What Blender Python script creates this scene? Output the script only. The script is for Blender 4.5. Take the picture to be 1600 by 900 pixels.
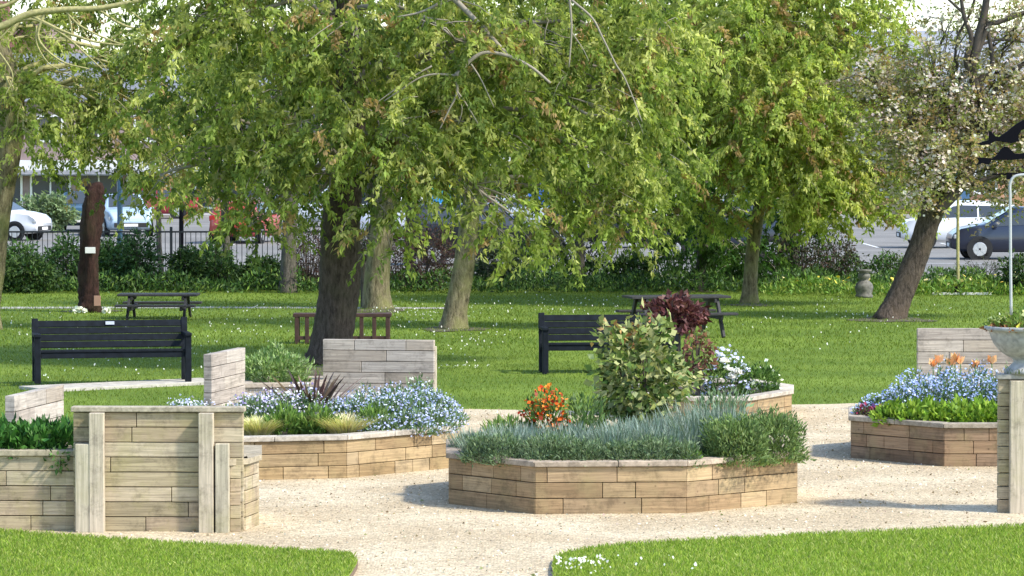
import bpy, math, random
import numpy as np
from mathutils import Vector

# ------------------------------------------------------------------ camera, sky, sun, exposure
for o in list(bpy.data.objects): bpy.data.objects.remove(o)
SC = bpy.context.scene
COL = SC.collection
FPX, HC, YH = 5500.0, 3.3, 225.0
PITCH = math.atan((450 - YH) / FPX)
cam = bpy.data.cameras.new('camera'); cam.sensor_width = 36; cam.lens = 36 * FPX / 1600
cam.clip_start = 0.5; cam.clip_end = 3000
camo = bpy.data.objects.new('camera', cam); COL.objects.link(camo)
camo.location = (0, 0, HC); camo.rotation_euler = (math.pi / 2 - PITCH, 0, 0)
SC.camera = camo
SUN_TO = Vector((1.0, -0.52, 1.15)).normalized()
world = bpy.data.worlds.new('World'); SC.world = world; world.use_nodes = True
nt = world.node_tree
bg = nt.nodes['Background']; sky = nt.nodes.new('ShaderNodeTexSky'); sky.sky_type = 'NISHITA'
sky.sun_disc = False; sky.sun_elevation = math.asin(SUN_TO.z)
sky.sun_rotation = math.atan2(SUN_TO.x, SUN_TO.y)
sky.air_density = 1.0; sky.dust_density = .8; sky.ozone_density = 1.3
nt.links.new(sky.outputs[0], bg.inputs[0]); bg.inputs[1].default_value = 0.15
sun = bpy.data.lights.new('sun', 'SUN'); sun.energy = 2.4; sun.angle = math.radians(4); sun.color = (1, .94, .82)
suno = bpy.data.objects.new('sun', sun); COL.objects.link(suno)
suno.rotation_euler = SUN_TO.to_track_quat('Z', 'Y').to_euler(); suno.location = (20, -10, 30)
SC.view_settings.view_transform = 'Standard'; SC.view_settings.look = 'None'
SC.view_settings.exposure = 1.28; SC.view_settings.gamma = 1.0; SC.view_settings.use_curve_mapping = False
SC.cycles.max_bounces = 6; SC.cycles.transparent_max_bounces = 4; SC.cycles.transmission_bounces = 3
SC.cycles.diffuse_bounces = 3; SC.cycles.glossy_bounces = 2

RS = np.random.RandomState(7); RN = random.Random(11)

def at(px, py, z=0.0):
    u, v = px - 800, 450 - py
    d = np.array([u, v * math.sin(PITCH) + FPX * math.cos(PITCH), v * math.cos(PITCH) - FPX * math.sin(PITCH)])
    return np.array([0, 0, HC]) + d * ((z - HC) / d[2])
def atd(px, py, Y):
    u, v = px - 800, 450 - py
    d = np.array([u, v * math.sin(PITCH) + FPX * math.cos(PITCH), v * math.cos(PITCH) - FPX * math.sin(PITCH)])
    return np.array([0, 0, HC]) + d * (Y / d[1])

# ------------------------------------------------------------------ materials
def newmat(name):
    m = bpy.data.materials.new(name); m.use_nodes = True
    return m, m.node_tree, m.node_tree.nodes['Principled BSDF']
def plain(name, col, rough=.6, metal=0, noise=0.0, scale=8, bump=0.0):
    m, t, b = newmat(name)
    b.inputs['Roughness'].default_value = rough; b.inputs['Metallic'].default_value = metal
    b.inputs['Base Color'].default_value = (*col, 1)
    if noise or bump:
        tc = t.nodes.new('ShaderNodeTexCoord'); n = t.nodes.new('ShaderNodeTexNoise')
        n.inputs['Scale'].default_value = scale; n.inputs['Detail'].default_value = 5
        t.links.new(tc.outputs['Object'], n.inputs['Vector'])
        if noise:
            r = t.nodes.new('ShaderNodeValToRGB'); t.links.new(n.outputs['Fac'], r.inputs['Fac'])
            r.color_ramp.elements[0].position = .3; r.color_ramp.elements[1].position = .7
            r.color_ramp.elements[0].color = (*[c * (1 - noise) for c in col], 1)
            r.color_ramp.elements[1].color = (*[min(1, c * (1 + noise)) for c in col], 1)
            t.links.new(r.outputs['Color'], b.inputs['Base Color'])
        if bump:
            bp = t.nodes.new('ShaderNodeBump'); bp.inputs['Strength'].default_value = bump; bp.inputs['Distance'].default_value = .02
            t.links.new(n.outputs['Fac'], bp.inputs['Height']); t.links.new(bp.outputs['Normal'], b.inputs['Normal'])
    return m
def leafmat(name, transl=.35, rough=.55, spec=.25):
    m, t, b = newmat(name)
    a = t.nodes.new('ShaderNodeAttribute'); a.attribute_name = 'Col'
    b.inputs['Roughness'].default_value = rough; b.inputs['Specular IOR Level'].default_value = spec
    t.links.new(a.outputs['Color'], b.inputs['Base Color'])
    tr = t.nodes.new('ShaderNodeBsdfTranslucent'); mx = t.nodes.new('ShaderNodeMixShader')
    mul = t.nodes.new('ShaderNodeMix'); mul.data_type = 'RGBA'; mul.blend_type = 'MULTIPLY'; mul.inputs[0].default_value = 1
    t.links.new(a.outputs['Color'], mul.inputs[6]); mul.inputs[7].default_value = (1.15, 1.15, .6, 1)
    t.links.new(mul.outputs[2], tr.inputs['Color'])
    mx.inputs[0].default_value = transl
    t.links.new(b.outputs[0], mx.inputs[1]); t.links.new(tr.outputs[0], mx.inputs[2])
    t.links.new(mx.outputs[0], t.nodes['Material Output'].inputs['Surface'])
    return m
def woodmat(name, gs, stain=(.17, .19, .08), stain_amt=.45, low_stain=0.0):
    """weathered timber: board colour from 'Col', grain stretched by gs (x,y,z), patches of stain"""
    m, t, b = newmat(name); L = t.links.new
    a = t.nodes.new('ShaderNodeAttribute'); a.attribute_name = 'Col'
    tc = t.nodes.new('ShaderNodeTexCoord'); mp = t.nodes.new('ShaderNodeMapping'); mp.inputs['Scale'].default_value = gs
    L(tc.outputs['Object'], mp.inputs['Vector'])
    n = t.nodes.new('ShaderNodeTexNoise'); n.inputs['Scale'].default_value = 1; n.inputs['Detail'].default_value = 6; n.inputs['Roughness'].default_value = .65
    n.inputs['Distortion'].default_value = .6
    L(mp.outputs[0], n.inputs['Vector'])
    r = t.nodes.new('ShaderNodeMapRange'); r.inputs['From Min'].default_value = .3; r.inputs['From Max'].default_value = .72
    r.inputs['To Min'].default_value = .55; r.inputs['To Max'].default_value = 1.25
    L(n.outputs['Fac'], r.inputs['Value'])
    v = t.nodes.new('ShaderNodeVectorMath'); v.operation = 'SCALE'
    L(a.outputs['Color'], v.inputs[0]); L(r.outputs[0], v.inputs['Scale'])
    n2 = t.nodes.new('ShaderNodeTexNoise'); n2.inputs['Scale'].default_value = 2.6; n2.inputs['Detail'].default_value = 5; n2.inputs['Roughness'].default_value = .7
    L(tc.outputs['Object'], n2.inputs['Vector'])
    r2 = t.nodes.new('ShaderNodeMapRange'); r2.inputs['From Min'].default_value = .48; r2.inputs['From Max'].default_value = .72
    r2.inputs['To Max'].default_value = stain_amt
    L(n2.outputs['Fac'], r2.inputs['Value'])
    mx = t.nodes.new('ShaderNodeMix'); mx.data_type = 'RGBA'
    L(r2.outputs[0], mx.inputs[0]); L(v.outputs[0], mx.inputs[6]); mx.inputs[7].default_value = (*stain, 1)
    n5 = t.nodes.new('ShaderNodeTexNoise'); n5.inputs['Scale'].default_value = 7; n5.inputs['Detail'].default_value = 7; n5.inputs['Roughness'].default_value = .75
    L(tc.outputs['Object'], n5.inputs['Vector'])
    r5 = t.nodes.new('ShaderNodeMapRange'); r5.inputs['From Min'].default_value = .32; r5.inputs['From Max'].default_value = .5; r5.inputs['To Min'].default_value = .62; r5.inputs['To Max'].default_value = 1.05
    L(n5.outputs['Fac'], r5.inputs['Value'])
    # knots
    vo = t.nodes.new('ShaderNodeTexVoronoi'); vo.inputs['Scale'].default_value = 4.3
    L(tc.outputs['Object'], vo.inputs['Vector'])
    r3 = t.nodes.new('ShaderNodeMapRange'); r3.inputs['From Min'].default_value = .02; r3.inputs['From Max'].default_value = .06
    r3.inputs['To Min'].default_value = .5; r3.inputs['To Max'].default_value = 1
    L(vo.outputs['Distance'], r3.inputs['Value'])
    v2 = t.nodes.new('ShaderNodeVectorMath'); v2.operation = 'SCALE'
    L(mx.outputs[2], v2.inputs[0]); L(r3.outputs[0], v2.inputs['Scale'])
    v5 = t.nodes.new('ShaderNodeVectorMath'); v5.operation = 'SCALE'; L(v2.outputs[0], v5.inputs[0]); L(r5.outputs[0], v5.inputs['Scale'])
    L(v5.outputs[0], b.inputs['Base Color'])
    b.inputs['Roughness'].default_value = .82; b.inputs['Specular IOR Level'].default_value = .25
    bp = t.nodes.new('ShaderNodeBump'); bp.inputs['Strength'].default_value = .5; bp.inputs['Distance'].default_value = .006
    L(n.outputs['Fac'], bp.inputs['Height']); L(bp.outputs[0], b.inputs['Normal'])
    return m
def barkmat(name, c1, c2, moss=(.10, .13, .03), moss_amt=.5, scale=9):
    m, t, b = newmat(name); L = t.links.new
    tc = t.nodes.new('ShaderNodeTexCoord'); mp = t.nodes.new('ShaderNodeMapping'); mp.inputs['Scale'].default_value = (1, 1, .3)
    L(tc.outputs['Object'], mp.inputs[0])
    n = t.nodes.new('ShaderNodeTexNoise'); n.inputs['Scale'].default_value = scale * 2; n.inputs['Detail'].default_value = 8; n.inputs['Roughness'].default_value = .75
    L(mp.outputs[0], n.inputs['Vector'])
    r = t.nodes.new('ShaderNodeValToRGB'); r.color_ramp.elements[0].position = .36; r.color_ramp.elements[1].position = .64
    r.color_ramp.elements[0].color = (*c1, 1); r.color_ramp.elements[1].color = (*c2, 1)
    L(n.outputs['Fac'], r.inputs[0])
    n2 = t.nodes.new('ShaderNodeTexNoise'); n2.inputs['Scale'].default_value = 3; n2.inputs['Detail'].default_value = 6
    L(tc.outputs['Object'], n2.inputs['Vector'])
    r2 = t.nodes.new('ShaderNodeMapRange'); r2.inputs['From Min'].default_value = .45; r2.inputs['From Max'].default_value = .65; r2.inputs['To Max'].default_value = moss_amt
    L(n2.outputs['Fac'], r2.inputs[0])
    mx = t.nodes.new('ShaderNodeMix'); mx.data_type = 'RGBA'; L(r2.outputs[0], mx.inputs[0]); L(r.outputs[0], mx.inputs[6]); mx.inputs[7].default_value = (*moss, 1)
    L(mx.outputs[2], b.inputs['Base Color']); b.inputs['Roughness'].default_value = .9; b.inputs['Specular IOR Level'].default_value = .15
    bp = t.nodes.new('ShaderNodeBump'); bp.inputs['Strength'].default_value = 1; bp.inputs['Distance'].default_value = .06
    L(n.outputs['Fac'], bp.inputs['Height']); L(bp.outputs[0], b.inputs['Normal'])
    return m
def groundmat(name, cols, scales, rough=.95, bumpd=.01, vor=None):
    """cols: dark, mid, light; blended by two noises; vor = stone size scale for gravel"""
    m, t, b = newmat(name); L = t.links.new
    tc = t.nodes.new('ShaderNodeTexCoord')
    n = t.nodes.new('ShaderNodeTexNoise'); n.inputs['Scale'].default_value = scales[0]; n.inputs['Detail'].default_value = 8; n.inputs['Roughness'].default_value = .7
    n2 = t.nodes.new('ShaderNodeTexNoise'); n2.inputs['Scale'].default_value = scales[1]; n2.inputs['Detail'].default_value = 4
    L(tc.outputs['Object'], n.inputs[0]); L(tc.outputs['Object'], n2.inputs[0])
    r = t.nodes.new('ShaderNodeValToRGB'); e = r.color_ramp.elements
    e[0].position = .3; e[1].position = .7; e[0].color = (*cols[0], 1); e[1].color = (*cols[1], 1)
    L(n.outputs['Fac'], r.inputs[0])
    mr = t.nodes.new('ShaderNodeMapRange'); mr.inputs['From Min'].default_value = .42; mr.inputs['From Max'].default_value = .62
    L(n2.outputs['Fac'], mr.inputs[0])
    mx = t.nodes.new('ShaderNodeMix'); mx.data_type = 'RGBA'; L(mr.outputs[0], mx.inputs[0]); L(r.outputs[0], mx.inputs[6])
    r2 = t.nodes.new('ShaderNodeValToRGB'); e = r2.color_ramp.elements
    e[0].position = .3; e[1].position = .7; e[0].color = (*cols[1], 1); e[1].color = (*cols[2], 1)
    L(n.outputs['Fac'], r2.inputs[0]); L(r2.outputs[0], mx.inputs[7])
    out = mx.outputs[2]; h = n.outputs['Fac']
    if vor:
        vo = t.nodes.new('ShaderNodeTexVoronoi'); vo.inputs['Scale'].default_value = vor; L(tc.outputs['Object'], vo.inputs['Vector'])
        sp = t.nodes.new('ShaderNodeSeparateColor'); L(vo.outputs['Color'], sp.inputs[0])
        m3 = t.nodes.new('ShaderNodeMapRange'); m3.inputs['To Min'].default_value = .62; m3.inputs['To Max'].default_value = 1.2
        L(sp.outputs[0], m3.inputs[0])
        vm = t.nodes.new('ShaderNodeVectorMath'); vm.operation = 'SCALE'; L(out, vm.inputs[0]); L(m3.outputs[0], vm.inputs['Scale'])
        out = vm.outputs[0]
        inv = t.nodes.new('ShaderNodeMath'); inv.operation = 'SUBTRACT'; inv.inputs[0].default_value = 1; L(vo.outputs['Distance'], inv.inputs[1]); h = inv.outputs[0]
    L(out, b.inputs['Base Color']); b.inputs['Roughness'].default_value = rough; b.inputs['Specular IOR Level'].default_value = .15
    bp = t.nodes.new('ShaderNodeBump'); bp.inputs['Strength'].default_value = .8; bp.inputs['Distance'].default_value = bumpd
    L(h, bp.inputs['Height']); L(bp.outputs[0], b.inputs['Normal'])
    return m
def brickmat(name, c1, c2, mortar, sx=4.4):
    m, t, b = newmat(name); L = t.links.new
    tc = t.nodes.new('ShaderNodeTexCoord'); mp = t.nodes.new('ShaderNodeMapping'); mp.inputs['Rotation'].default_value = (math.pi / 2, 0, 0)
    L(tc.outputs['Object'], mp.inputs[0])
    br = t.nodes.new('ShaderNodeTexBrick'); br.inputs['Scale'].default_value = sx; br.inputs['Mortar Size'].default_value = .012
    br.inputs['Color1'].default_value = (*c1, 1); br.inputs['Color2'].default_value = (*c2, 1); br.inputs['Mortar'].default_value = (*mortar, 1)
    L(mp.outputs[0], br.inputs[0]); L(br.outputs[0], b.inputs['Base Color']); b.inputs['Roughness'].default_value = .9
    return m

M = {}
M['leaf'] = leafmat('tree_leaf', .5, .6, .12)
M['plant'] = leafmat('plant_leaf', .25)
M['petal'] = leafmat('petal', .2)
M['grassblade'] = leafmat('grass_blade', .3, .6, .15)
M['wood_h'] = woodmat('timber_horizontal', (2.2, 2.2, 55), (.30, .245, .12), .5)
M['wood_grey'] = woodmat('timber_silvered', (2.2, 2.2, 55), (.30, .27, .24), .5)
M['wood_mossy'] = woodmat('timber_mossy', (2.2, 2.2, 55), (.27, .25, .08), .5)
M['wood_v'] = woodmat('timber_upright', (40, 40, 1.6), (.3, .28, .14), .5)
M['wood_cap'] = woodmat('timber_cap', (16, 16, 16), (.3, .25, .17), .5)
M['soilgreen'] = plain('stem_green', (.12, .22, .06))
M['soil'] = plain('soil', (.05, .035, .025), .95, 0, .4, 30, .6)
M['earth'] = plain('bare_earth', (.085, .075, .04), .95, 0, .4, 12, .5)
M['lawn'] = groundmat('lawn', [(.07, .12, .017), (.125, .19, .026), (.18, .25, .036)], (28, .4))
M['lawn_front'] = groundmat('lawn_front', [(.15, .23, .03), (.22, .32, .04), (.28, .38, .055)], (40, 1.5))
M['gravel'] = groundmat('gravel', [(.42, .33, .21), (.57, .47, .32), (.64, .55, .39)], (22, .8), .95, .014, 40)
M['asphalt'] = groundmat('asphalt', [(.165, .16, .15), (.205, .20, .19), (.25, .24, .225)], (20, .3))
M['pavement'] = groundmat('pavement', [(.30, .29, .27), (.36, .35, .33), (.42, .41, .39)], (12, .6))
M['concrete'] = plain('concrete', (.42, .39, .33), .9, 0, .25, 9, .3)
M['stone'] = plain('weathered_stone', (.13, .125, .11), .9, 0, .45, 14, .6)
M['urn'] = plain('urn_stone', (.33, .33, .33), .85, 0, .3, 18, .4)
M['benchpaint'] = plain('dark_bench_paint', (.008, .011, .016), .75, 0, .35, 12, .1)
M['benchpaint'].node_tree.nodes['Principled BSDF'].inputs['Specular IOR Level'].default_value = .15
M['benchbrown'] = plain('brown_timber', (.055, .025, .020), .7, 0, .35, 12, .2)
M['darkgrey'] = plain('dark_weathered_timber', (.026, .025, .026), .7, 0, .35, 12, .2)
M['metal'] = plain('steel', (.5, .5, .5), .4, .8)
M['white'] = plain('white_paint', (.72, .72, .70), .5)
M['pole'] = plain('galvanised_pole', (.42, .43, .44), .5)
M['black'] = plain('black_metal', (.006, .006, .009), .75)
M['black'].node_tree.nodes['Principled BSDF'].inputs['Specular IOR Level'].default_value = .04
M['railpaint'] = plain('railing_paint', (.02, .022, .024), .5)
M['glass'] = plain('window_glass', (.05, .06, .07), .08)
M['tyre'] = plain('tyre', (.015, .015, .015), .8)
M['rim'] = plain('rim', (.55, .55, .56), .3, .7)
M['bark_main'] = barkmat('bark_dark_brown', (.035, .024, .020), (.15, .115, .095), (.09, .085, .05), .4)
M['bark_mossy'] = barkmat('bark_mossy', (.07, .06, .032), (.32, .28, .17), (.22, .23, .08), .65)
M['bark_cherry'] = barkmat('bark_cherry', (.035, .028, .022), (.16, .125, .10), (.15, .11, .07), .4)
M['bark_rust'] = barkmat('bark_rusty', (.020, .012, .010), (.07, .036, .030), (.05, .05, .02), .3)
M['bark_grey'] = barkmat('bark_grey', (.05, .045, .04), (.17, .15, .13), (.12, .13, .06), .4)
M['twig'] = plain('twig', (.26, .23, .18), .8)
M['twig_moss'] = plain('mossy_twig', (.34, .31, .13), .8, 0, .3, 20)
M['twig_dark'] = plain('dark_twig', (.07, .055, .045), .85)
M['brick_red'] = brickmat('red_brick', (.27, .11, .08), (.21, .08, .06), (.35, .3, .26))
M['brick_orange'] = brickmat('orange_brick', (.46, .24, .13), (.38, .19, .11), (.4, .34, .28))
M['render_white'] = plain('white_render', (.66, .66, .64), .85, 0, .08, 3)
M['render_mauve'] = plain('mauve_render', (.27, .20, .19), .85, 0, .25, 2)
M['roof_slate'] = plain('slate_roof', (.16, .17, .19), .8, 0, .25, 6)
M['roof_blue'] = plain('pale_slate_roof', (.25, .265, .30), .8, 0, .12, 3)
M['roof_tile'] = plain('clay_tile_roof', (.20, .13, .115), .85, 0, .3, 6)

# ------------------------------------------------------------------ mesh helpers
def tag(o, label=None, cat=None, group=None, kind=None):
    if label: o['label'] = label
    if cat: o['category'] = cat
    if group: o['group'] = group
    if kind: o['kind'] = kind
    return o
def empty(name, loc=(0, 0, 0), rz=0, label=None, cat=None, group=None):
    o = bpy.data.objects.new(name, None); COL.objects.link(o); o.location = [float(c) for c in loc]; o.rotation_euler = (0, 0, rz)
    o.empty_display_size = .1
    return tag(o, label, cat, group)
def link(name, me, mat, parent=None, world_pts=False):
    for mm in (mat if isinstance(mat, (list, tuple)) else [mat]): me.materials.append(mm)
    o = bpy.data.objects.new(name, me); COL.objects.link(o)
    if parent is not None: o.parent = parent
    return o
class MB:
    def __init__(s): s.v = []; s.f = []; s.c = []; s.smooth = False
    def add(s, vs, fs, col=(.5, .5, .5)):
        b = len(s.v); s.v += [tuple(map(float, p)) for p in vs]; s.f += [[b + i for i in f] for f in fs]; s.c += [col] * len(fs)
    def box(s, c, size, col=(.5, .5, .5), rz=0, rx=0, ry=0):
        hx, hy, hz = size[0] / 2, size[1] / 2, size[2] / 2
        P = np.array([[x, y, z] for z in (-hz, hz) for y in (-hy, hy) for x in (-hx, hx)])
        if ry: ca, sa = math.cos(ry), math.sin(ry); P = np.stack([P[:, 0] * ca + P[:, 2] * sa, P[:, 1], -P[:, 0] * sa + P[:, 2] * ca], 1)
        if rx: ca, sa = math.cos(rx), math.sin(rx); P = np.stack([P[:, 0], P[:, 1] * ca - P[:, 2] * sa, P[:, 1] * sa + P[:, 2] * ca], 1)
        ca, sa = math.cos(rz), math.sin(rz)
        P = np.stack([P[:, 0] * ca - P[:, 1] * sa, P[:, 0] * sa + P[:, 1] * ca, P[:, 2]], 1) + np.array(c, float)
        s.add(P, [[0, 2, 3, 1], [4, 5, 7, 6], [0, 1, 5, 4], [2, 6, 7, 3], [0, 4, 6, 2], [1, 3, 7, 5]], col)
    def prism(s, poly, z0, z1, col=(.5, .5, .5), top=True, bottom=True):
        n = len(poly); V = [(p[0], p[1], z0) for p in poly] + [(p[0], p[1], z1) for p in poly]
        F = [[i, (i + 1) % n, n + (i + 1) % n, n + i] for i in range(n)]
        if top: F.append([n + i for i in range(n)])
        if bottom: F.append([n - 1 - i for i in range(n)])
        s.add(V, F, col)
    def lathe(s, prof, c=(0, 0, 0), n=20, col=(.5, .5, .5), axis='z'):
        V = []; F = []
        for r, z in prof:
            for k in range(n):
                a = 2 * math.pi * k / n; p = (r * math.cos(a), r * math.sin(a), z)
                if axis == 'y': p = (p[0], p[2], p[1])
                V.append((p[0] + c[0], p[1] + c[1], p[2] + c[2]))
        for j in range(len(prof) - 1):
            for k in range(n): F.append([j * n + k, j * n + (k + 1) % n, (j + 1) * n + (k + 1) % n, (j + 1) * n + k])
        F.append([n - 1 - k for k in range(n)]); F.append([(len(prof) - 1) * n + k for k in range(n)])
        s.add(V, F, col)
    def tube(s, pts, rad, n=6, col=(.5, .5, .5), rough=0, seed=0):
        pts = np.array(pts, float); m = len(pts); rad = np.broadcast_to(rad, (m,))
        T = np.gradient(pts, axis=0); T /= np.linalg.norm(T, axis=1)[:, None] + 1e-9
        ref = np.array([0.3, 1, .1]) if abs(T[0][2]) > .5 else np.array([0, 0, 1.])
        A = np.cross(T, ref); A /= np.linalg.norm(A, axis=1)[:, None] + 1e-9; B = np.cross(T, A)
        V = []; rs = np.random.RandomState(seed)
        ph = rs.rand(4) * 6
        for j in range(m):
            for k in range(n):
                a = 2 * math.pi * k / n; r = rad[j]
                if rough: r *= 1 + rough * (.5 * math.sin(3 * a + ph[0] + j * .13) + .35 * math.sin(5 * a + ph[1] - j * .21) + .5 * (rs.rand() - .5))
                V.append(pts[j] + r * (math.cos(a) * A[j] + math.sin(a) * B[j]))
        F = [[j * n + k, j * n + (k + 1) % n, (j + 1) * n + (k + 1) % n, (j + 1) * n + k] for j in range(m - 1) for k in range(n)]
        F += [[(m - 1) * n + k for k in range(n)], [n - 1 - k for k in range(n)]]
        s.add(V, F, col)
    def build(s, name, mat, parent=None, bevel=0, smooth=False):
        if not s.v: return None
        me = bpy.data.meshes.new(name); me.from_pydata(s.v, [], s.f)
        at_ = me.attributes.new('Col', 'FLOAT_COLOR', 'CORNER')
        c = np.array([list(x) + [1] for x in s.c], np.float32); n = np.array([len(f) for f in s.f])
        at_.data.foreach_set('color', np.repeat(c.reshape(-1, 4), n.astype(np.int64), axis=0).ravel())
        if smooth: me.polygons.foreach_set('use_smooth', [True] * len(s.f))
        me.update(); o = link(name, me, mat, parent)
        if bevel:
            b = o.modifiers.new('edge', 'BEVEL'); b.width = bevel; b.segments = 2; b.limit_method = 'ANGLE'; b.angle_limit = .6
        return o
def quads(name, V, C, mat, parent=None, smooth=False):
    """V (N,4,3), C (N,3): cloud of leaf faces"""
    N = len(V); me = bpy.data.meshes.new(name)
    me.vertices.add(N * 4); me.vertices.foreach_set('co', V.astype(np.float32).ravel())
    me.loops.add(N * 4); me.loops.foreach_set('vertex_index', np.arange(N * 4, dtype=np.int32))
    me.polygons.add(N); me.polygons.foreach_set('loop_start', np.arange(N, dtype=np.int32) * 4)
    me.polygons.foreach_set('loop_total', np.full(N, 4, np.int32))
    me.update(calc_edges=True)
    a = me.attributes.new('Col', 'FLOAT_COLOR', 'CORNER')
    CC = np.concatenate([C, np.ones((N, 1))], 1).astype(np.float32)
    a.data.foreach_set('color', np.repeat(CC, 4, axis=0).ravel())
    return link(name, me, mat, parent)
def unit(a): return a / (np.linalg.norm(a, axis=-1, keepdims=True) + 1e-9)
def kites(P, D, Lh, Wd, rs, fold=.25):
    """leaf shapes starting at P along D"""
    D = unit(D); R = unit(np.cross(D, unit(rs.normal(size=D.shape)))); N = np.cross(D, R)
    Lh = Lh[:, None]; Wd = Wd[:, None]
    mid = P + D * Lh * .42 - N * Wd * fold
    return np.stack([P, mid + R * Wd * .5, P + D * Lh, mid - R * Wd * .5], 1)
def jitter(base, n, rs, amt=.2, pal=None):
    base = np.array(base)
    if base.ndim == 2: base = base[rs.randint(len(base), size=n)]
    v = 1 + amt * (rs.rand(n, 1) * 2 - 1)
    return np.clip(base * v * (1 + .12 * (rs.rand(n, 3) - .5)), 0.002, .95)

# ------------------------------------------------------------------ setting
def sheet(name, pts, z, mat, kind='structure', thick=0):
    m = MB()
    if thick: m.prism([(p[0], p[1]) for p in pts], z - thick, z, bottom=False)
    else: m.add([(p[0], p[1], z) for p in pts], [list(range(len(pts)))])
    return tag(m.build(name, mat), kind=kind)
def curve2(pts, n=8):
    pts = [np.array(p, float) for p in pts]; out = []
    P = [2 * pts[0] - pts[1]] + pts + [2 * pts[-1] - pts[-2]]
    for i in range(1, len(P) - 2):
        for k in range(n):
            t = k / n; a, b, c, d = P[i - 1], P[i], P[i + 1], P[i + 2]
            out.append(.5 * ((2 * b) + (c - a) * t + (2 * a - 5 * b + 4 * c - d) * t * t + (3 * b - a - 3 * c + d) * t ** 3))
    out.append(pts[-1]); return out
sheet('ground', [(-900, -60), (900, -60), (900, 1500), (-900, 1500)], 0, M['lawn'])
wob = lambda pts, a: [p + np.array([0, RN.uniform(-a, a), 0]) for p in pts]
back = [at(-330, 700), at(-60, 720), at(200, 705), at(330, 668), at(420, 646), at(560, 640), at(720, 640), at(900, 642), at(1100, 640), at(1240, 633), at(1450, 629), at(1750, 630)]
gp = [at(-330, 1300), at(1750, 1300)] + wob(curve2(back, 6), .05)[::-1]
sheet('gravel_path', gp, .004, M['gravel'])
fl = [at(-330, 822), at(-100, 832), at(30, 840), at(170, 850), at(330, 860), at(440, 868), at(520, 873), at(556, 880), at(548, 905), at(500, 960)]
flp = wob(curve2(fl, 8), .035) + [at(450, 1300), at(-330, 1300)]
fr = [at(868, 985), at(866, 925), at(865, 888), at(880, 874), at(960, 861), at(1080, 853), at(1300, 842), at(1500, 834), at(1750, 824)]
frp = wob(curve2(fr, 8), .035) + [at(1750, 1300), at(860, 1300)]
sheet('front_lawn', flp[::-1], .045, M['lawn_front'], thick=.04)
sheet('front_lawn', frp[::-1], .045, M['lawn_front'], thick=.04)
edge = MB()
for poly in (flp[4:-2], frp[:-2]):
    for i in range(len(poly) - 1):
        a, b = poly[i][:2], poly[i + 1][:2]; d = b - a; L_ = np.linalg.norm(d)
        edge.box([(a[0] + b[0]) / 2, (a[1] + b[1]) / 2, .02], (L_ + .004, .012, .044), (.1, .08, .06), math.atan2(d[1], d[0]))
tag(edge.build('lawn_edging', plain('edging_timber', (.16, .11, .07), .9, 0, .3, 20)), kind='structure')
# far path, slab, road
sheet('lawn_path', [at(-200, 483), at(330, 481.8), at(720, 483), at(720, 480.6), at(330, 479.4), at(-200, 480)], .006, M['pavement'])
sl = MB(); a, b = at(62, 612)[:2], at(318, 600)[:2]; d = b - a
sl.box([(a[0] + b[0]) / 2, (a[1] + b[1]) / 2 + .25, .02], (np.linalg.norm(d) + .3, .75, .05), (.5, .5, .5), math.atan2(d[1], d[0]))
tag(sl.build('paving_slab', M['concrete'], bevel=.006), 'long pale concrete slab under the long dark bench', 'slab')
RY0 = 86.0
sheet('verge', [(-60, 82), (60, 82), (60, RY0), (-60, RY0)], .05, M['pavement'], thick=.05)
kb = MB(); 
for i in range(130): kb.box((-58.5 + i * .92, RY0 + .065, .055), (.91, .13, .125), (.5,) * 3)
tag(kb.build('kerb', M['concrete'], bevel=.01), kind='structure')
sheet('road', [(-90, RY0 + .13), (90, RY0 + .13), (90, 158), (-90, 158)], .004, M['asphalt'])
sheet('far_pavement', [(-90, 158), (90, 158), (90, 162), (-90, 162)], .12, M['pavement'], thick=.12)
mk = MB()
for i in range(24): mk.add([(x, y, 0.009) for x, y in ((-40 + i * 3.2, 97), (-38.2 + i * 3.2, 97), (-38.2 + i * 3.2, 97.14), (-40 + i * 3.2, 97.14))], [[0, 1, 2, 3]], (.8,) * 3)
for i in range(18): mk.add([(x, y, 0.009) for x, y in ((-30 + i * 2.6, 112), (-29.9 + i * 2.6, 112), (-29.9 + i * 2.6, 117), (-30 + i * 2.6, 117))], [[0, 1, 2, 3]], (.8,) * 3)
tag(mk.build('road_markings', M['white']), kind='structure')

# ------------------------------------------------------------------ grass and daisies
def inpoly(P, poly):
    x, y = P[:, 0], P[:, 1]; ins = np.zeros(len(P), bool); n = len(poly)
    for i in range(n):
        x1, y1 = poly[i][:2]; x2, y2 = poly[(i + 1) % n][:2]
        c = ((y1 > y) != (y2 > y)); xi = (x2 - x1) * (y - y1) / (y2 - y1 + 1e-12) + x1
        ins ^= c & (x < xi)
    return ins
def blades(P, h, w, col, rs, lean=.35):
    n = len(P); a = rs.rand(n) * 2 * np.pi; R = np.stack([np.cos(a), np.sin(a), 0 * a], 1)
    ln = np.stack([rs.normal(size=n), rs.normal(size=n), 0 * a], 1) * lean
    top = P + (np.array([0, 0, 1.]) + ln) * h[:, None]; mid = P + (np.array([0, 0, .55]) + ln * .3) * h[:, None]
    W = w[:, None] * R * .5
    return np.stack([P - W, P + W, top, mid - W * .9], 1)
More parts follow.
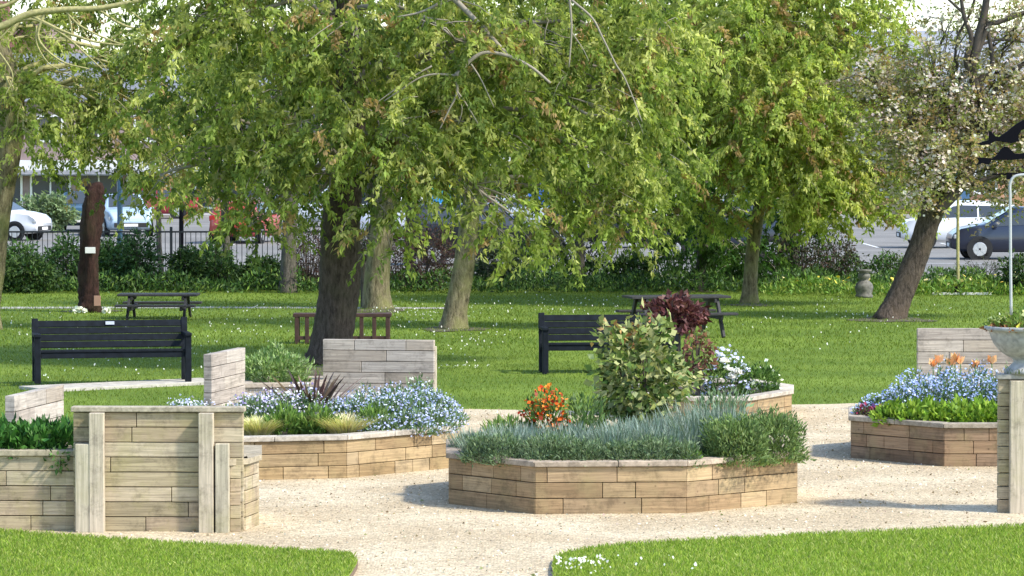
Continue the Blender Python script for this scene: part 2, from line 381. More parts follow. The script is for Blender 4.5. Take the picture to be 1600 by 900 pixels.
def scatter_grass(name, poly, n, h, w, cols, z):
    xs = [p[0] for p in poly]; ys = [p[1] for p in poly]
    P = np.stack([RS.uniform(min(xs), max(xs), n), RS.uniform(min(ys), max(ys), n), np.full(n, z)], 1)
    P = P[inpoly(P, poly)]; n = len(P)
    g = .5 + .5 * np.sin(P[:, 0] * 1.3 + 2 * np.sin(P[:, 1] * .9)) * np.sin(P[:, 1] * 1.1)
    hh = h * (.5 + .7 * RS.rand(n) + .25 * g)
    tag(quads(name, blades(P, hh, np.full(n, w) * (.7 + .6 * RS.rand(n)), None, RS), jitter(cols, n, RS, .25), M['grassblade']), kind='stuff')
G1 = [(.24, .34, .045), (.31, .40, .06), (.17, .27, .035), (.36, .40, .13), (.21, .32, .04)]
vis = lambda poly: [p for p in poly]
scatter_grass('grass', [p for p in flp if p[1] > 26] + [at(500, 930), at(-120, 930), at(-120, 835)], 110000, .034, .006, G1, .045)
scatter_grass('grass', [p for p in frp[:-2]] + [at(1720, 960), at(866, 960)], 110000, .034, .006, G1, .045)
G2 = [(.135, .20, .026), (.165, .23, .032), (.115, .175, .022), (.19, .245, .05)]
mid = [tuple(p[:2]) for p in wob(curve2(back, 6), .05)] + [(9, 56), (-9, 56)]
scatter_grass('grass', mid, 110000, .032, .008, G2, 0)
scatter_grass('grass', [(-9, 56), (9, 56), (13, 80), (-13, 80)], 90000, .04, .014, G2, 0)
# daisies
def daisy_mass(name, P, r):
    n = len(P); a = np.array([0, .5, 1, 1.5]) * np.pi
    V = P[:, None, :] + np.stack([np.cos(a), np.sin(a), 0 * a], 1)[None] * r[:, None, None]
    tilt = RS.normal(size=(n, 1, 2)) * .45; off = V - P[:, None, :]
    V[:, :, 2] += (off[:, :, :2] * tilt).sum(2) + off[:, :, 1] * .9
    return tag(quads(name, V, jitter((.62, .64, .56), n, RS, .15), M['petal']), kind='stuff')
pts = []
for cx, cy, sx, sy, n in [(720, 571, 22, 1.5, 40), (640, 480, 60, 12, 170), (650, 500, 50, 10, 90), (120, 540, 60, 20, 80), (60, 505, 60, 10, 70), (240, 560, 70, 12, 60), (300, 520, 60, 16, 80),
                          (850, 478, 70, 8, 120), (960, 475, 60, 8, 60), (1250, 490, 90, 10, 50), (1290, 500, 60, 14, 60), (1350, 488, 60, 6, 50), (700, 545, 40, 15, 60), (400, 500, 60, 15, 90), (780, 520, 40, 15, 50)]:
    for i in range(int(n * .5)):
        pts.append(at(RS.normal(cx, sx), min(632, max(456, RS.normal(cy, sy * 1.3))), .055))
daisy_mass('daisies', np.array(pts), .006 + .010 * RS.rand(len(pts)))
pts = [at(RS.normal(905, 30), 867 + abs(RS.normal(0, 14)), .10) for i in range(60)] + [at(RS.uniform(880, 1120), RS.uniform(866, 890), .095) for i in range(14)]
pts = [p for p in pts if inpoly(np.array([p]), frp)[0]]
daisy_mass('daisies', np.array(pts), .006 + .007 * RS.rand(len(pts)))
n = 500; P = np.stack([RS.uniform(-6, 6.5, n), RS.uniform(26.5, 40, n), np.full(n, .014)], 1)
P = P[inpoly(P, gp)]; P = P[~inpoly(P, flp) & ~inpoly(P, frp)]; n = len(P); D = unit(np.stack([RS.normal(size=n), RS.normal(size=n), .1 * np.abs(RS.normal(size=n))], 1))
tag(quads('fallen_leaves', kites(P, D, .02 + .03 * RS.rand(n), .012 + .015 * RS.rand(n), RS), jitter([(.30, .22, .10), (.22, .16, .08), (.20, .24, .08), (.45, .38, .24)], n, RS, .2), M['petal']), kind='stuff')
# loose stones
n = 14000; P = np.stack([RS.uniform(-6.5, 6.5, n), RS.uniform(26.5, 44, n), np.full(n, .008)], 1)
P = P[inpoly(P, gp)]; P = P[~inpoly(P, flp) & ~inpoly(P, frp)]; n = len(P)
D = unit(np.stack([RS.normal(size=n), RS.normal(size=n), .35 * np.abs(RS.normal(size=n))], 1)); s = .012 + .02 * RS.rand(n) ** 2
V = kites(P - D * s[:, None] * .5, D, s, s * .9, RS, .5)
tag(quads('loose_gravel', V, jitter([(.75, .66, .54), (.6, .48, .36), (.82, .78, .70), (.42, .34, .27)], n, RS, .15), M['petal']), kind='stuff')

# ------------------------------------------------------------------ timber work
TAN = [(.37, .255, .14), (.345, .235, .13), (.40, .285, .16), (.31, .21, .115), (.36, .255, .15), (.41, .30, .175)]
GREY = [(.42, .37, .31), (.36, .315, .27), (.45, .405, .35), (.38, .325, .26)]
PALE = [(.42, .345, .225), (.46, .38, .265), (.38, .315, .20), (.41, .32, .215), (.49, .41, .29), (.37, .295, .20)]
def boards(m, p0, p1, z0, z1, n, pal, thick=.09, seed=0, bl=(.24, .72), inn=None):
    """courses of short boards between plan points; the outer face lies on the line, inner side = left of p0->p1"""
    rn = random.Random(seed); p0 = np.array(p0[:2], float); p1 = np.array(p1[:2], float); d = p1 - p0; L_ = np.linalg.norm(d); d /= L_
    nrm = np.array([-d[1], d[0]]); ang = math.atan2(d[1], d[0]); ch = (z1 - z0) / n
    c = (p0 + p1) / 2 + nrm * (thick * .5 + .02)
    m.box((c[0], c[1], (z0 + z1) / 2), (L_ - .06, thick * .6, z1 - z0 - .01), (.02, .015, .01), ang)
    for k in range(n):
        x = 0; first = True
        while x < L_ - .001:
            w = rn.uniform(*bl)
            if first: w *= rn.uniform(.3, 1); first = False
            if L_ - x - w < .12: w = L_ - x
            cc = p0 + d * (x + w / 2) + nrm * (thick / 2 + rn.uniform(0, .004))
            col = rn.choice(pal); q = rn.uniform(.86, 1.1)
            m.box((cc[0], cc[1], z0 + ch * (k + .5)), (w - .006, thick, ch - rn.uniform(.005, .009)), tuple(min(.9, a * q) for a in col), ang + rn.uniform(-.003, .003))
            x += w
def offset(poly, d):
    n = len(poly); out = []
    for i in range(n):
        a, b, c = np.array(poly[i - 1][:2]), np.array(poly[i][:2]), np.array(poly[(i + 1) % n][:2])
        e1 = unit(b - a); e2 = unit(c - b); n1 = np.array([-e1[1], e1[0]]); n2 = np.array([-e2[1], e2[0]])
        bis = unit(n1 + n2); out.append(b + bis * d / max(.3, bis @ n1))
    return out
def planter(base_pts, h, courses, label, pal, capc, seed, mat='wood_h', cap_open=None):
    """base_pts counter-clockwise plan polygon (outer faces)"""
    poly = [np.array(p[:2]) for p in base_pts]; c = sum(poly) / len(poly)
    root = empty('octagonal_planter' if len(poly) == 8 else 'timber_planter', (c[0], c[1], 0), 0, label, 'planter')
    poly = [p - c for p in poly]; n = len(poly); m = MB()
    for i in range(n): boards(m, poly[i], poly[(i + 1) % n], .0, h - .05, courses, pal, seed=seed * 20 + i)
    m.build('plank_wall', M[mat], root, bevel=.004)
    o, q = offset(poly, -.025), offset(poly, .15); cm = MB(); rn = random.Random(seed)
    for i in range(n):
        j = (i + 1) % n; col = tuple(np.array(capc) * rn.uniform(.85, 1.12))
        cuts = [0, rn.uniform(.35, .6), 1] if np.linalg.norm(o[j] - o[i]) > 1 else [0, 1]
        for a, b in zip(cuts[:-1], cuts[1:]):
            e = .002
            A, B = o[i] + (o[j] - o[i]) * (a + e), o[i] + (o[j] - o[i]) * (b - e); A2, B2 = q[i] + (q[j] - q[i]) * (a + e), q[i] + (q[j] - q[i]) * (b - e)
            cm.prism([A, B, B2, A2], h - .05, h + rn.uniform(-.002, .002), tuple(np.array(col) * rn.uniform(.9, 1.1)))
    cm.build('cap', M['wood_cap'], root, bevel=.007)
    sm = MB(); sm.prism(offset(poly, .1), h - .12, h - .07); sm.build('soil', M['soil'], root)
    return root, c, h - .07
def octo(front4, back_len):
    """front 4 base points left->right; the other four by point symmetry"""
    f = [p[:2] for p in front4]; ym = (f[0][1] + f[3][1]) / 2 + back_len / 2
    return f + [np.array([p[0] * (2 * ym - p[1]) / p[1], 2 * ym - p[1]]) for p in f[::-1]]
oc = octo([at(701, 788), at(836, 804), at(1073, 802.5), at(1246, 786)], 1.36)
pc, cC, zC = planter(oc, .475, 3, 'tan timber octagonal raised bed in the middle of the gravel, holding silvery lavender', TAN, (.42, .34, .26), 1)
ol = octo([at(338, 733), at(345, 752), at(542, 747), at(702, 732)], 1.5)
ol = [at(296, 736)[:2], at(345, 752)[:2], at(542, 747.5)[:2], at(702, 732)[:2], at(721, 716)[:2], at(600, 700)[:2], at(420, 698)[:2], at(300, 712)[:2]]
pl, cL, zL = planter(ol, .43, 3, 'timber raised bed of blue flowers with a dark spiky plant, left of the middle', [(.37, .26, .135), (.42, .305, .17), (.31, .215, .115), (.45, .34, .205)], (.47, .42, .35), 2)
orr = octo([at(1329, 716), at(1475, 729.5), at(1690, 729.5), at(1836, 716)], 1.36)
pr, cR, zR = planter(orr, .447, 3, 'brown timber octagonal bed of orange tulips and blue flowers before the urn wall', [(.27, .17, .10), (.22, .14, .085), (.32, .21, .125), (.28, .19, .12)], (.42, .36, .28), 3)
ob = octo([at(985, 652), at(1040, 665), at(1165, 666), at(1237, 653)], .8)
pb, cB, zB = planter(ob, .34, 2, 'farther octagonal timber bed behind the middle one, mostly hidden by shrubs', TAN, (.52, .46, .38), 4)
# front left raised bed
DL = 29.95
def pd(px, Y): return np.array([(px - 800) / FPX * Y * 1.0008, Y])
fb = [pd(-170, DL + .02), pd(118, DL), pd(118, DL + 1.2), pd(-170, DL + 1.2)]
pf, cF, zF = planter(fb, .69, 5, 'tall mossy timber bed of glossy green plants at the left edge, front', PALE, (.36, .31, .22), 5, 'wood_mossy')
sb = [pd(358, DL - .12), pd(383, DL + .0), pd(404, DL + .42), pd(404, DL + 1.3), pd(352, DL + 1.3)]
ps, cS, zS = planter(sb, .62, 5, 'narrow low timber bed end on the right of the high timber screen', PALE, (.40, .34, .24), 6, 'wood_mossy')
def backrest(p0, p1, h, n, label, pal, mat, posts=(), seed=0, thick=.09, capc=(.42, .37, .30), z0=0, cap=True, cx=.03):
    p0, p1 = np.array(p0[:2]), np.array(p1[:2]); c = (p0 + p1) / 2; d = p1 - p0; L_ = np.linalg.norm(d); ang = math.atan2(d[1], d[0])
    root = empty('seating_screen', (c[0], c[1], 0), ang, label, 'seat back')
    m = MB(); boards(m, (-L_ / 2, -thick / 2), (L_ / 2, -thick / 2), z0, h - (.05 if cap else 0), n, pal, thick, seed, (.45, 1.35)); m.build('plank_wall', M[mat], root, bevel=.004)
    if cap:
        k = MB(); k.box((0, 0, h - .024), (L_ + cx, thick + .06, .045), capc); k.build('cap', M['wood_cap'], root, bevel=.008)
    for (x, w, z1, off) in posts:
        k = MB(); k.box((x, -thick / 2 - off, z1 / 2), (w, .09, z1), RN.choice([(.50, .43, .33), (.46, .41, .31)]), RN.uniform(-.02, .02)); k.build('post', M['wood_v'], root, bevel=.006)
    return root
SCL = FPX / DL
a0, a1 = pd(114, DL - .03), pd(380, DL - .06); mc = (a0[0] + a1[0]) / 2
X = lambda px: (px - 800) / FPX * DL - mc
backrest(a0, a1, 1.07, 8, 'high mossy timber screen with four upright posts facing the lawn, at front left', PALE, 'wood_mossy',
         [(X(131), .125, .755, .05), (X(153), .125, 1.02, .055), (X(324), .125, 1.02, .055), (X(349), .115, .76, .05)], 61, capc=(.42, .37, .28))
backrest(pd(14, 31.7), pd(92, 33.2), 1.03, 7, 'pale timber seat back jutting behind the glossy plants at the left edge', GREY, 'wood_grey', (), 62, cap=False)
backrest(pd(505, 41.0), pd(679, 40.8), 1.03, 8, 'wide silvered timber seat back standing before the thick tree trunk', GREY, 'wood_grey', [(1.24 / 2, .09, .95, -.12)], 63, cap=False)
backrest(pd(324, 38.5), pd(377, 39.8), 1.0, 7, 'narrow angled silvered seat back beside the bushy green shrub', GREY, 'wood_grey', (), 64, cap=False)
backrest(pd(1433, 43.4), pd(1612, 43.4), 1.03, 7, 'silvered timber seat back behind the orange tulips at the right', GREY, 'wood_grey', (), 65, cap=False)
DR = 31.45; u0, u1 = pd(1560, DR), pd(1850, DR)
backrest(u0, u1, 1.245, 10, 'high timber wall with a broad grey post carrying the stone urn', PALE, 'wood_mossy', [(-(u1[0] - u0[0]) / 2 + .175, .16, 1.19, .055), (.5, .16, 1.19, .055)], 66, capc=(.40, .38, .34))
# rear seat with box planter (between the two seat backs)
rb = [pd(374, 40.2), pd(505, 40.4), pd(505, 41.6), pd(374, 41.4)]
pq, cQ, zQ = planter(rb, .56, 4, 'timber box bed holding a bushy green shrub between two seat backs', GREY, (.45, .38, .30), 7)
se = empty('corner_seat', (*((pd(372, 39.9) + pd(680, 40.2)) / 2), 0), 0, 'low slatted timber seat running between the silvered seat backs', 'seat')
k = MB(); 
for i in range(4): k.box((0, -.3 + i * .13, .44), (2.2, .115, .04), RN.choice(GREY[:2] + TAN[:2]))
k.build('seat', M['wood_h'], se, bevel=.005)
k = MB(); boards(k, (-1.08, -.33), (1.08, -.33), 0, .42, 3, TAN, .08, 91); k.build('seat_front', M['wood_h'], se, bevel=.004)

# ------------------------------------------------------------------ urn, hooked pole, black cut-out
ux, uy = (1600 - 800) / FPX * 31.5, 31.5
ur = empty('stone_urn', (ux, uy, 1.245), 0, 'pale grey stone urn planted with yellow flowers on the high wall', 'urn')
k = MB(); prof = [(.17, 0), (.17, .035), (.15, .04), (.13, .06), (.10, .085), (.085, .11), (.10, .135), (.15, .16), (.21, .20), (.26, .26), (.29, .32), (.305, .37), (.315, .385), (.345, .39), (.35, .41), (.345, .425), (.30, .425), (.28, .39), (.0, .38)]
k.lathe(prof, n=40); k.build('bowl', M['urn'], ur, smooth=True)
k = MB(); k.lathe([(.0, .385), (.285, .386), (.25, .40), (0, .41)], n=24); k.build('soil', M['soil'], ur)
pp = [atd(1580, 492, 31.3), atd(1579, 400, 31.3), atd(1578.5, 310, 31.3), atd(1578, 292, 31.3), atd(1580, 282, 31.3), atd(1585, 276, 31.3), atd(1593, 273.5, 31.3), atd(1601, 273, 31.3)]
k = MB(); base = pp[0]; k.tube([p - base for p in curve2(pp, 6)], .0125, 10)
pole = empty('hooked_pole', base, 0, 'thin white metal pole with a hooked top rising from the urn', 'pole')
k.build('shaft', M['pole'], pole, smooth=True)
def cutout(name, outline, Y, th, parent, org):
    k = MB(); P = [atd(x, y, Y) - org for x, y in outline]; n = len(P)
    V = [(p[0], p[1] - th / 2, p[2]) for p in P] + [(p[0], p[1] + th / 2, p[2]) for p in P]
    k.add(V, [list(range(n))[::-1], list(range(n, 2 * n))] + [[i, (i + 1) % n, n + (i + 1) % n, n + i] for i in range(n)]); return k.build(name, M['black'], parent, bevel=.003)
org = atd(1620, 274, 31.3)
cu = empty('black_ornament', org, 0, 'black metal cut-out with two curved fin shapes, high at the right edge', 'ornament')
cutout('upper_fin', [(1526, 225), (1536, 221), (1545, 219), (1545, 204), (1550, 207), (1555, 213), (1561, 214), (1574, 205), (1586, 195), (1597, 188), (1612, 184), (1625, 190), (1618, 205), (1604, 200), (1596, 203), (1590, 212), (1592, 221), (1580, 224), (1568, 222), (1556, 220), (1545, 226), (1533, 227)], 31.3, .05, cu, org)
cutout('lower_fin', [(1525, 259), (1530, 252), (1526, 246), (1538, 246), (1550, 248), (1558, 242), (1564, 233), (1569, 229), (1575, 230), (1585, 240), (1595, 240), (1610, 236), (1628, 236), (1628, 249), (1600, 248), (1580, 250), (1560, 250), (1549, 250), (1545, 257), (1534, 255)], 31.32, .05, cu, org)
k = MB(); k.tube([atd(x, y, 31.36) - org for x, y in [(1550, 272), (1580, 272), (1625, 268)]], .008, 6); k.tube([atd(x, y, 31.36) - org for x, y in [(1624, 275), (1623, 220), (1622, 186)]], .014, 8); k.build('bracket', M['black'], cu)
k = MB(); k.box(atd(1577, 275, 31.36) - org, (.05, .03, .06), (.1,) * 3); k.build('clamp', M['black'], cu)
k = MB(); k.tube([(0.0 + atd(1624, 275, 31.36)[0] - org[0], .06, .0), (atd(1624, 275, 31.36)[0] - org[0], .06, 1.25 - org[2])], .014, 8); k.build('post', M['black'], cu)

# ------------------------------------------------------------------ benches and tables
def bench(loc, rz, L_, label, plaque=True, seatlight=True):
    root = empty('park_bench', loc, rz, label, 'bench'); hx = L_ / 2
    k = MB()
    for i, z in enumerate((.50, .594, .688, .782)): k.box((0, .225 + i * .022, z), (L_ - .14, .035, .089), (.1,) * 3, rx=-.22)
    k.build('backrest', M['benchpaint'], root, bevel=.006)
    k = MB()
    for i in range(5): k.box((0, -.20 + i * .095, .432 - i * .004), (L_ - .14, .082, .03), (.1,) * 3)
    k.build('seat', M['benchpaint'], root, bevel=.005)
    k = MB(); k.box((0, -.21, .375), (L_ - .16, .035, .075), (.1,) * 3); k.box((0, .2, .375), (L_ - .16, .035, .075), (.1,) * 3); k.build('seat_rail', M['benchpaint'], root, bevel=.004)
    for s in (-1, 1):
        k = MB(); k.box((s * (hx - .035), .235, .215), (.085, .09, .43), (.1,) * 3); k.box((s * (hx - .035), .275, .63), (.085, .075, .46), (.1,) * 3, rx=-.16); k.build('leg', M['benchpaint'], root, bevel=.008)
        k = MB(); k.box((s * (hx - .035), -.23, .315), (.085, .08, .63), (.1,) * 3); k.build('leg', M['benchpaint'], root, bevel=.008)
        k = MB(); k.box((s * (hx - .035), -.01, .65), (.095, .56, .045), (.1,) * 3); k.build('armrest', M['benchpaint'], root, bevel=.01)
    if plaque:
        k = MB(); k.box((0, .262, .79), (.12, .012, .045), (.6,) * 3, rx=-.22); k.build('plaque', M['metal'], root)
    return root
bl = (at(60, 603) + at(294, 594)) / 2
bench((at(180, 598)[0], 48.2, .045), .2, 2.12, 'long dark blue-grey slatted bench with a small plaque, on the concrete slab at left')
bench((at(952, 582)[0], 50.7, .0), .10, 1.98, 'dark slatted bench behind the cream-leaved shrub', False)
def picnic(loc, rz, L_, mat, label, h=.72):
    root = empty('picnic_table', loc, rz, label, 'picnic table')
    k = MB()
    for i in range(5): k.box((0, -.29 + i * .145, h), (L_, .135, .04), (.1,) * 3)
    k.build('table_top', mat, root, bevel=.006)
    for s in (-1, 1):
        k = MB()
        for i in range(2): k.box((0, s * (.62 + i * .13), h * .6), (L_, .12, .04), (.1,) * 3)
        k.build('bench_seat', mat, root, bevel=.006)
        for t in (-1, 1):
            k = MB(); x = s * (L_ / 2 - .22)
            P0, P1 = np.array([x, t * .68, 0]), np.array([x, t * .22, h - .02]); k.box((P0 + P1) / 2, (.045, .10, np.linalg.norm(P1 - P0)), (.1,) * 3, rx=math.atan2(t * .46, h)); k.build('leg', mat, root, bevel=.004)
        k = MB(); k.box((s * (L_ / 2 - .27), 0, h * .6 - .05), (.045, 1.5, .09), (.1,) * 3); k.box((s * (L_ / 2 - .27), 0, h - .06), (.045, .7, .07), (.1,) * 3); k.build('cross_beam', mat, root, bevel=.004)
    return root
picnic((at(255, 495)[0], 66.4, 0), .0, 1.5, M['darkgrey'], 'dark picnic table on the grass beyond the plaque bench, at left', .46)
picnic((at(1052, 520)[0], 60.4, 0), .22, 1.75, M['darkgrey'], 'weathered picnic table behind the purple-leaved shrub', .68)
# timber frame seat behind thick trunk
tb = empty('timber_bench', (at(541, 530)[0], 58.2, 0), 0, 'reddish brown open-framed timber seat behind the thick trunk', 'seat')
k = MB(); k.box((0, 0, .475), (1.62, .4, .055), (.1,) * 3); k.build('seat', M['benchbrown'], tb, bevel=.006)
k = MB(); k.box((0, -.15, .10), (1.5, .05, .06), (.1,) * 3); k.build('rail', M['benchbrown'], tb, bevel=.004)
for x in (-.75, -.58, .32, .53, .75):
    for y in (-.16, .16):
        if y > 0 and abs(x) < .7: continue
        k = MB(); k.box((x, y, .225), (.065, .065, .45), (.1,) * 3); k.build('leg', M['benchbrown'], tb, bevel=.005)
# stone pedestal
sp = at(1350, 465); k = MB()
k.lathe([(.19, 0), (.19, .05), (.165, .08), (.185, .14), (.20, .22), (.175, .30), (.12, .355), (.09, .37), (.10, .40), (.135, .44), (.13, .50), (.10, .54), (.165, .56), (.17, .60), (0, .61)], n=24)
o = k.build('stone_pedestal', M['stone'], smooth=True); o.location = sp; tag(o, 'squat weathered stone pedestal on the grass beside the leaning cherry trunk', 'pedestal')
# stakes and posts
def stake(px, py0, py1, Y, r, mat, name, label, cat, box=None, lean=0):
    b = atd(px, py0, Y); b[2] = 0; t = atd(px + lean, py1, Y); root = empty(name, b, 0, label, cat)
    k = MB(); k.tube([(0, 0, 0), (t[0] - b[0], 0, t[2] / 2), (t[0] - b[0], 0, t[2])], [r, r, r * .9], 8); k.build('shaft', mat, root)
    if box: k = MB(); k.box((0, 0, .12), (box, box, .24), (.1,) * 3); k.build('base', M['black'], root, bevel=.01)
    return root
stake(1497, 460, 300, 77.0, .035, M['twig_moss'], 'wooden_stake', 'slim stake with a black foot between cherry trunk and white pole', 'stake', .22)
k = MB(); k.box((at(1497, 459)[0], 76.9, .03), (1.3, .06, .05), (.5,) * 3); tag(k.build('ground_rail', M['white']), 'thin white strip lying on the grass at the slim stake', 'strip')
stake(254, 425, 322, 83.5, .07, M['bark_grey'], 'wooden_post', 'grey wooden post standing by the railings left of the black post', 'post', lean=-6)
stake(283, 440, 250, 84.6, .06, M['black'], 'lamp_post', 'black post by the railings right of the grey wooden post', 'post')
stake(187, 440, 240, 84.8, .07, plain('blue_post', (.03, .08, .14), .5), 'sign_post', 'dark blue post just right of the rusty tree stump', 'post')
stake(990, 440, 330, 83.5, .04, M['black'], 'metal_post', 'thin black post before the road left of the navy car', 'post')
stake(567, 478, 395, 71, .05, M['bark_grey'], 'wooden_stake', 'grey stake between the thick trunk and the mossy trunk behind it', 'stake')

# ------------------------------------------------------------------ plants
def mound(name, c, rx, ry, h, n, ll, lw, pal, rs, parent=None, up=.6, mat='plant', amt=.25, fill=.5, z0=0, hole=.0, fold=.25):
    """leafy mound: leaves through the outer part of a half ellipsoid, pointing outward and up"""
    u = unit(rs.normal(size=(n, 3))); u[:, 2] = np.abs(u[:, 2]); r = (fill + (1 - fill) * rs.rand(n)) ** .7
    lump = 1 + .16 * np.sin(u[:, 0] * 7 + c[0] * 3) * np.cos(u[:, 1] * 6 + c[1]) + .12 * np.sin(u[:, 2] * 9 + c[0])
    P = u * (r * lump)[:, None] * np.array([rx, ry, h]) + np.array([0, 0, z0])
    D = u + rs.normal(size=(n, 3)) * .55 + np.array([0, 0, up])
    V = kites(P, D, ll * (.6 + .8 * rs.rand(n)), lw * (.6 + .8 * rs.rand(n)), rs, fold)
    C = jitter(pal, n, rs, amt)
    o = quads(name, V, C, M[mat], parent)
    if parent is None: o.location = [float(a) for a in c]
    return o
def spikes(name, c, r, h, n, w, pal, rs, parent=None, spread=.5, arch=.3, amt=.25, segs=3, mat='plant'):
    """tuft of narrow leaves from the base, arching outwards"""
    a = rs.rand(n) * 2 * np.pi; q = np.sqrt(rs.rand(n)); b = np.stack([np.cos(a) * q * r, np.sin(a) * q * r, 0 * a], 1)
    out = np.stack([np.cos(a), np.sin(a), 0 * a], 1) * (q * spread)[:, None] + rs.normal(size=(n, 3)) * .12; out[:, 2] = 0
    H = h * (.55 + .5 * rs.rand(n)); R = np.stack([-np.sin(a), np.cos(a), 0 * a], 1); W = w * (.7 + .6 * rs.rand(n))
    ts = np.linspace(0, 1, segs + 1); Q = []
    pos = lambda t: b + out * (H * t)[:, None] + out * (H * t * t * arch)[:, None] + np.array([0, 0, 1.]) * (H * (t - arch * .6 * t * t))[:, None]
    for i in range(segs):
        w0 = W * (1 - .75 * ts[i] ** 2); w1 = W * (1 - .95 * ts[i + 1] ** 2)
        A, B = pos(ts[i]), pos(ts[i + 1])
        Q.append(np.stack([A - R * w0[:, None] / 2, A + R * w0[:, None] / 2, B + R * w1[:, None] / 2, B - R * w1[:, None] / 2], 1))
    C = jitter(pal, n, rs, amt)
    o = quads(name, np.concatenate(Q), np.concatenate([C] * segs), M[mat], parent)
    if parent is None: o.location = [float(x) for x in c]
    return o
def dots(name, P, r, pal, rs, parent, mat='petal', amt=.15):
    n = len(P); N = unit(rs.normal(size=(n, 3)) * .6 + np.array([0, -.5, .8])); T = unit(np.cross(N, rs.normal(size=(n, 3)))); B = np.cross(N, T); r = (r * (.6 + .8 * rs.rand(n)))[:, None]
    V = np.stack([P + T * r, P + B * r, P - T * r, P - B * r], 1)
    return quads(name, V, jitter(pal, n, rs, amt), M[mat], parent)
def dome(rx, ry, h, n, rs, lo=.9, hi=1.12):
    u = unit(rs.normal(size=(n, 3))); u[:, 2] = np.abs(u[:, 2])
    return u * np.array([rx, ry, h]) * (lo + (hi - lo) * rs.rand(n))[:, None]
rs = np.random.RandomState(3)
def gp_(px, Y, z): return np.array([(px - 800) / FPX * Y, Y, z])
LAV = [(.24, .31, .26), (.18, .25, .20), (.33, .40, .34), (.13, .19, .14)]
GRN = [(.07, .15, .03), (.10, .20, .04), (.05, .11, .025), (.13, .23, .06)]
yc = cC[1]
# middle bed: lavender tufts
for i, (px, dy, h, r) in enumerate([(760, -.75, .24, .2), (800, -.5, .30, .24), (850, -.75, .28, .22), (905, -.6, .30, .24), (960, -.75, .34, .24), (1010, -.6, .36, .24), (1060, -.75, .34, .24),
                                    (1100, -.3, .42, .24), (1135, 0, .48, .24), (745, -.1, .26, .22), (820, .1, .30, .24), (980, -.1, .36, .24), (890, -.1, .32, .24), (1040, 0, .40, .24), (1090, .35, .5, .24)]):
    p = gp_(px, yc + dy, zC); t = empty('lavender', p, 0, 'silvery grey-green lavender tuft in the middle octagonal bed', 'plant', 'lavender tufts in the middle bed')
    spikes('foliage', p, r, h * 1.0, 520, .014, LAV, rs, t, .45, .1, .35)
    mound('lower_leaves', (0, 0, 0), r * 1.25, r * 1.1, h * .6, 420, .05, .014, [(.14, .22, .16), (.18, .27, .20), (.09, .16, .08)], rs, t, .6)
for i, (px, dy, rx, h) in enumerate([(752, -.95, .16, .13), (790, -1.15, .2, .16), (850, -1.30, .22, .16), (915, -1.32, .2, .13), (975, -1.32, .2, .13), (1025, -1.32, .22, .17), (880, -1.3, .18, .17), (1070, -1.3, .14, .12)]):
    p = gp_(px, yc + dy, zC); o = mound('edging_herb', p, rx * 1.15, .24, h + .09, 1500, .045, .013, [(.15, .23, .11), (.22, .30, .17), (.09, .14, .07)], rs, None, .5); tag(o, 'low fine-leaved green herb tuft along the front rim of the middle bed', 'plant', 'herbs along the front rim')
for px, dy, rx, h, lab in [(1150, -1.0, .34, .46, 'dense feathery green bush at the right front of the middle bed'), (1207, -.65, .31, .50, 'dense feathery green bush spilling over the right rim of the middle bed')]:
    p = gp_(px, yc + dy, zC - .02); tag(mound('feathery_bush', p, rx, .32, h, 5500, .048, .014, [(.17, .26, .08), (.25, .34, .13), (.09, .15, .05)], rs, None, .6), lab, 'bush')
p = gp_(1083, yc - 1.28, zC); tag(mound('bright_seedling', p, .07, .07, .13, 60, .07, .035, [(.2, .38, .05)], rs), 'tiny bright green seedling at the front rim of the middle bed', 'plant')
# orange wallflower
p = gp_(852, yc + .5, zC); t = empty('orange_wallflower', p, 0, 'orange and yellow flowering clump in the middle bed', 'flower')
mound('foliage', p, .24, .22, .50, 800, .07, .02, GRN, rs, t, .8)
dots('flowers', np.concatenate([dome(.24, .2, .46, 360, rs, .65, 1.15) + np.array([0, 0, .12])]), .02, [(.75, .13, .015), (.85, .24, .03), (.6, .06, .01), (.8, .34, .05), (.3, .05, .02)], rs, t)
for px, dy, h, w_, pal, lab in [(915, .6, .50, .26, [(.16, .26, .08), (.22, .31, .13), (.10, .18, .05)], 'loose pale green leafy plant right of the orange flowers'),
                                (790, .5, .26, .3, [(.16, .27, .05), (.22, .32, .09)], 'loose yellowish green plant left of the orange flowers'),
                                (1130, .6, .62, .3, [(.22, .30, .20), (.16, .26, .12), (.28, .36, .24)], 'tall grey-green plant at the right rear of the middle bed')]:
    p = gp_(px, yc + dy, zC); t = empty('leafy_plant', p, 0, lab, 'plant'); mound('foliage', p, w_, .25, h, 800, .075, .022, pal, rs, t, .9, fill=.25); spikes('stems', p, .15, h * 1.15, 40, .012, pal, rs, t, .4, .2)
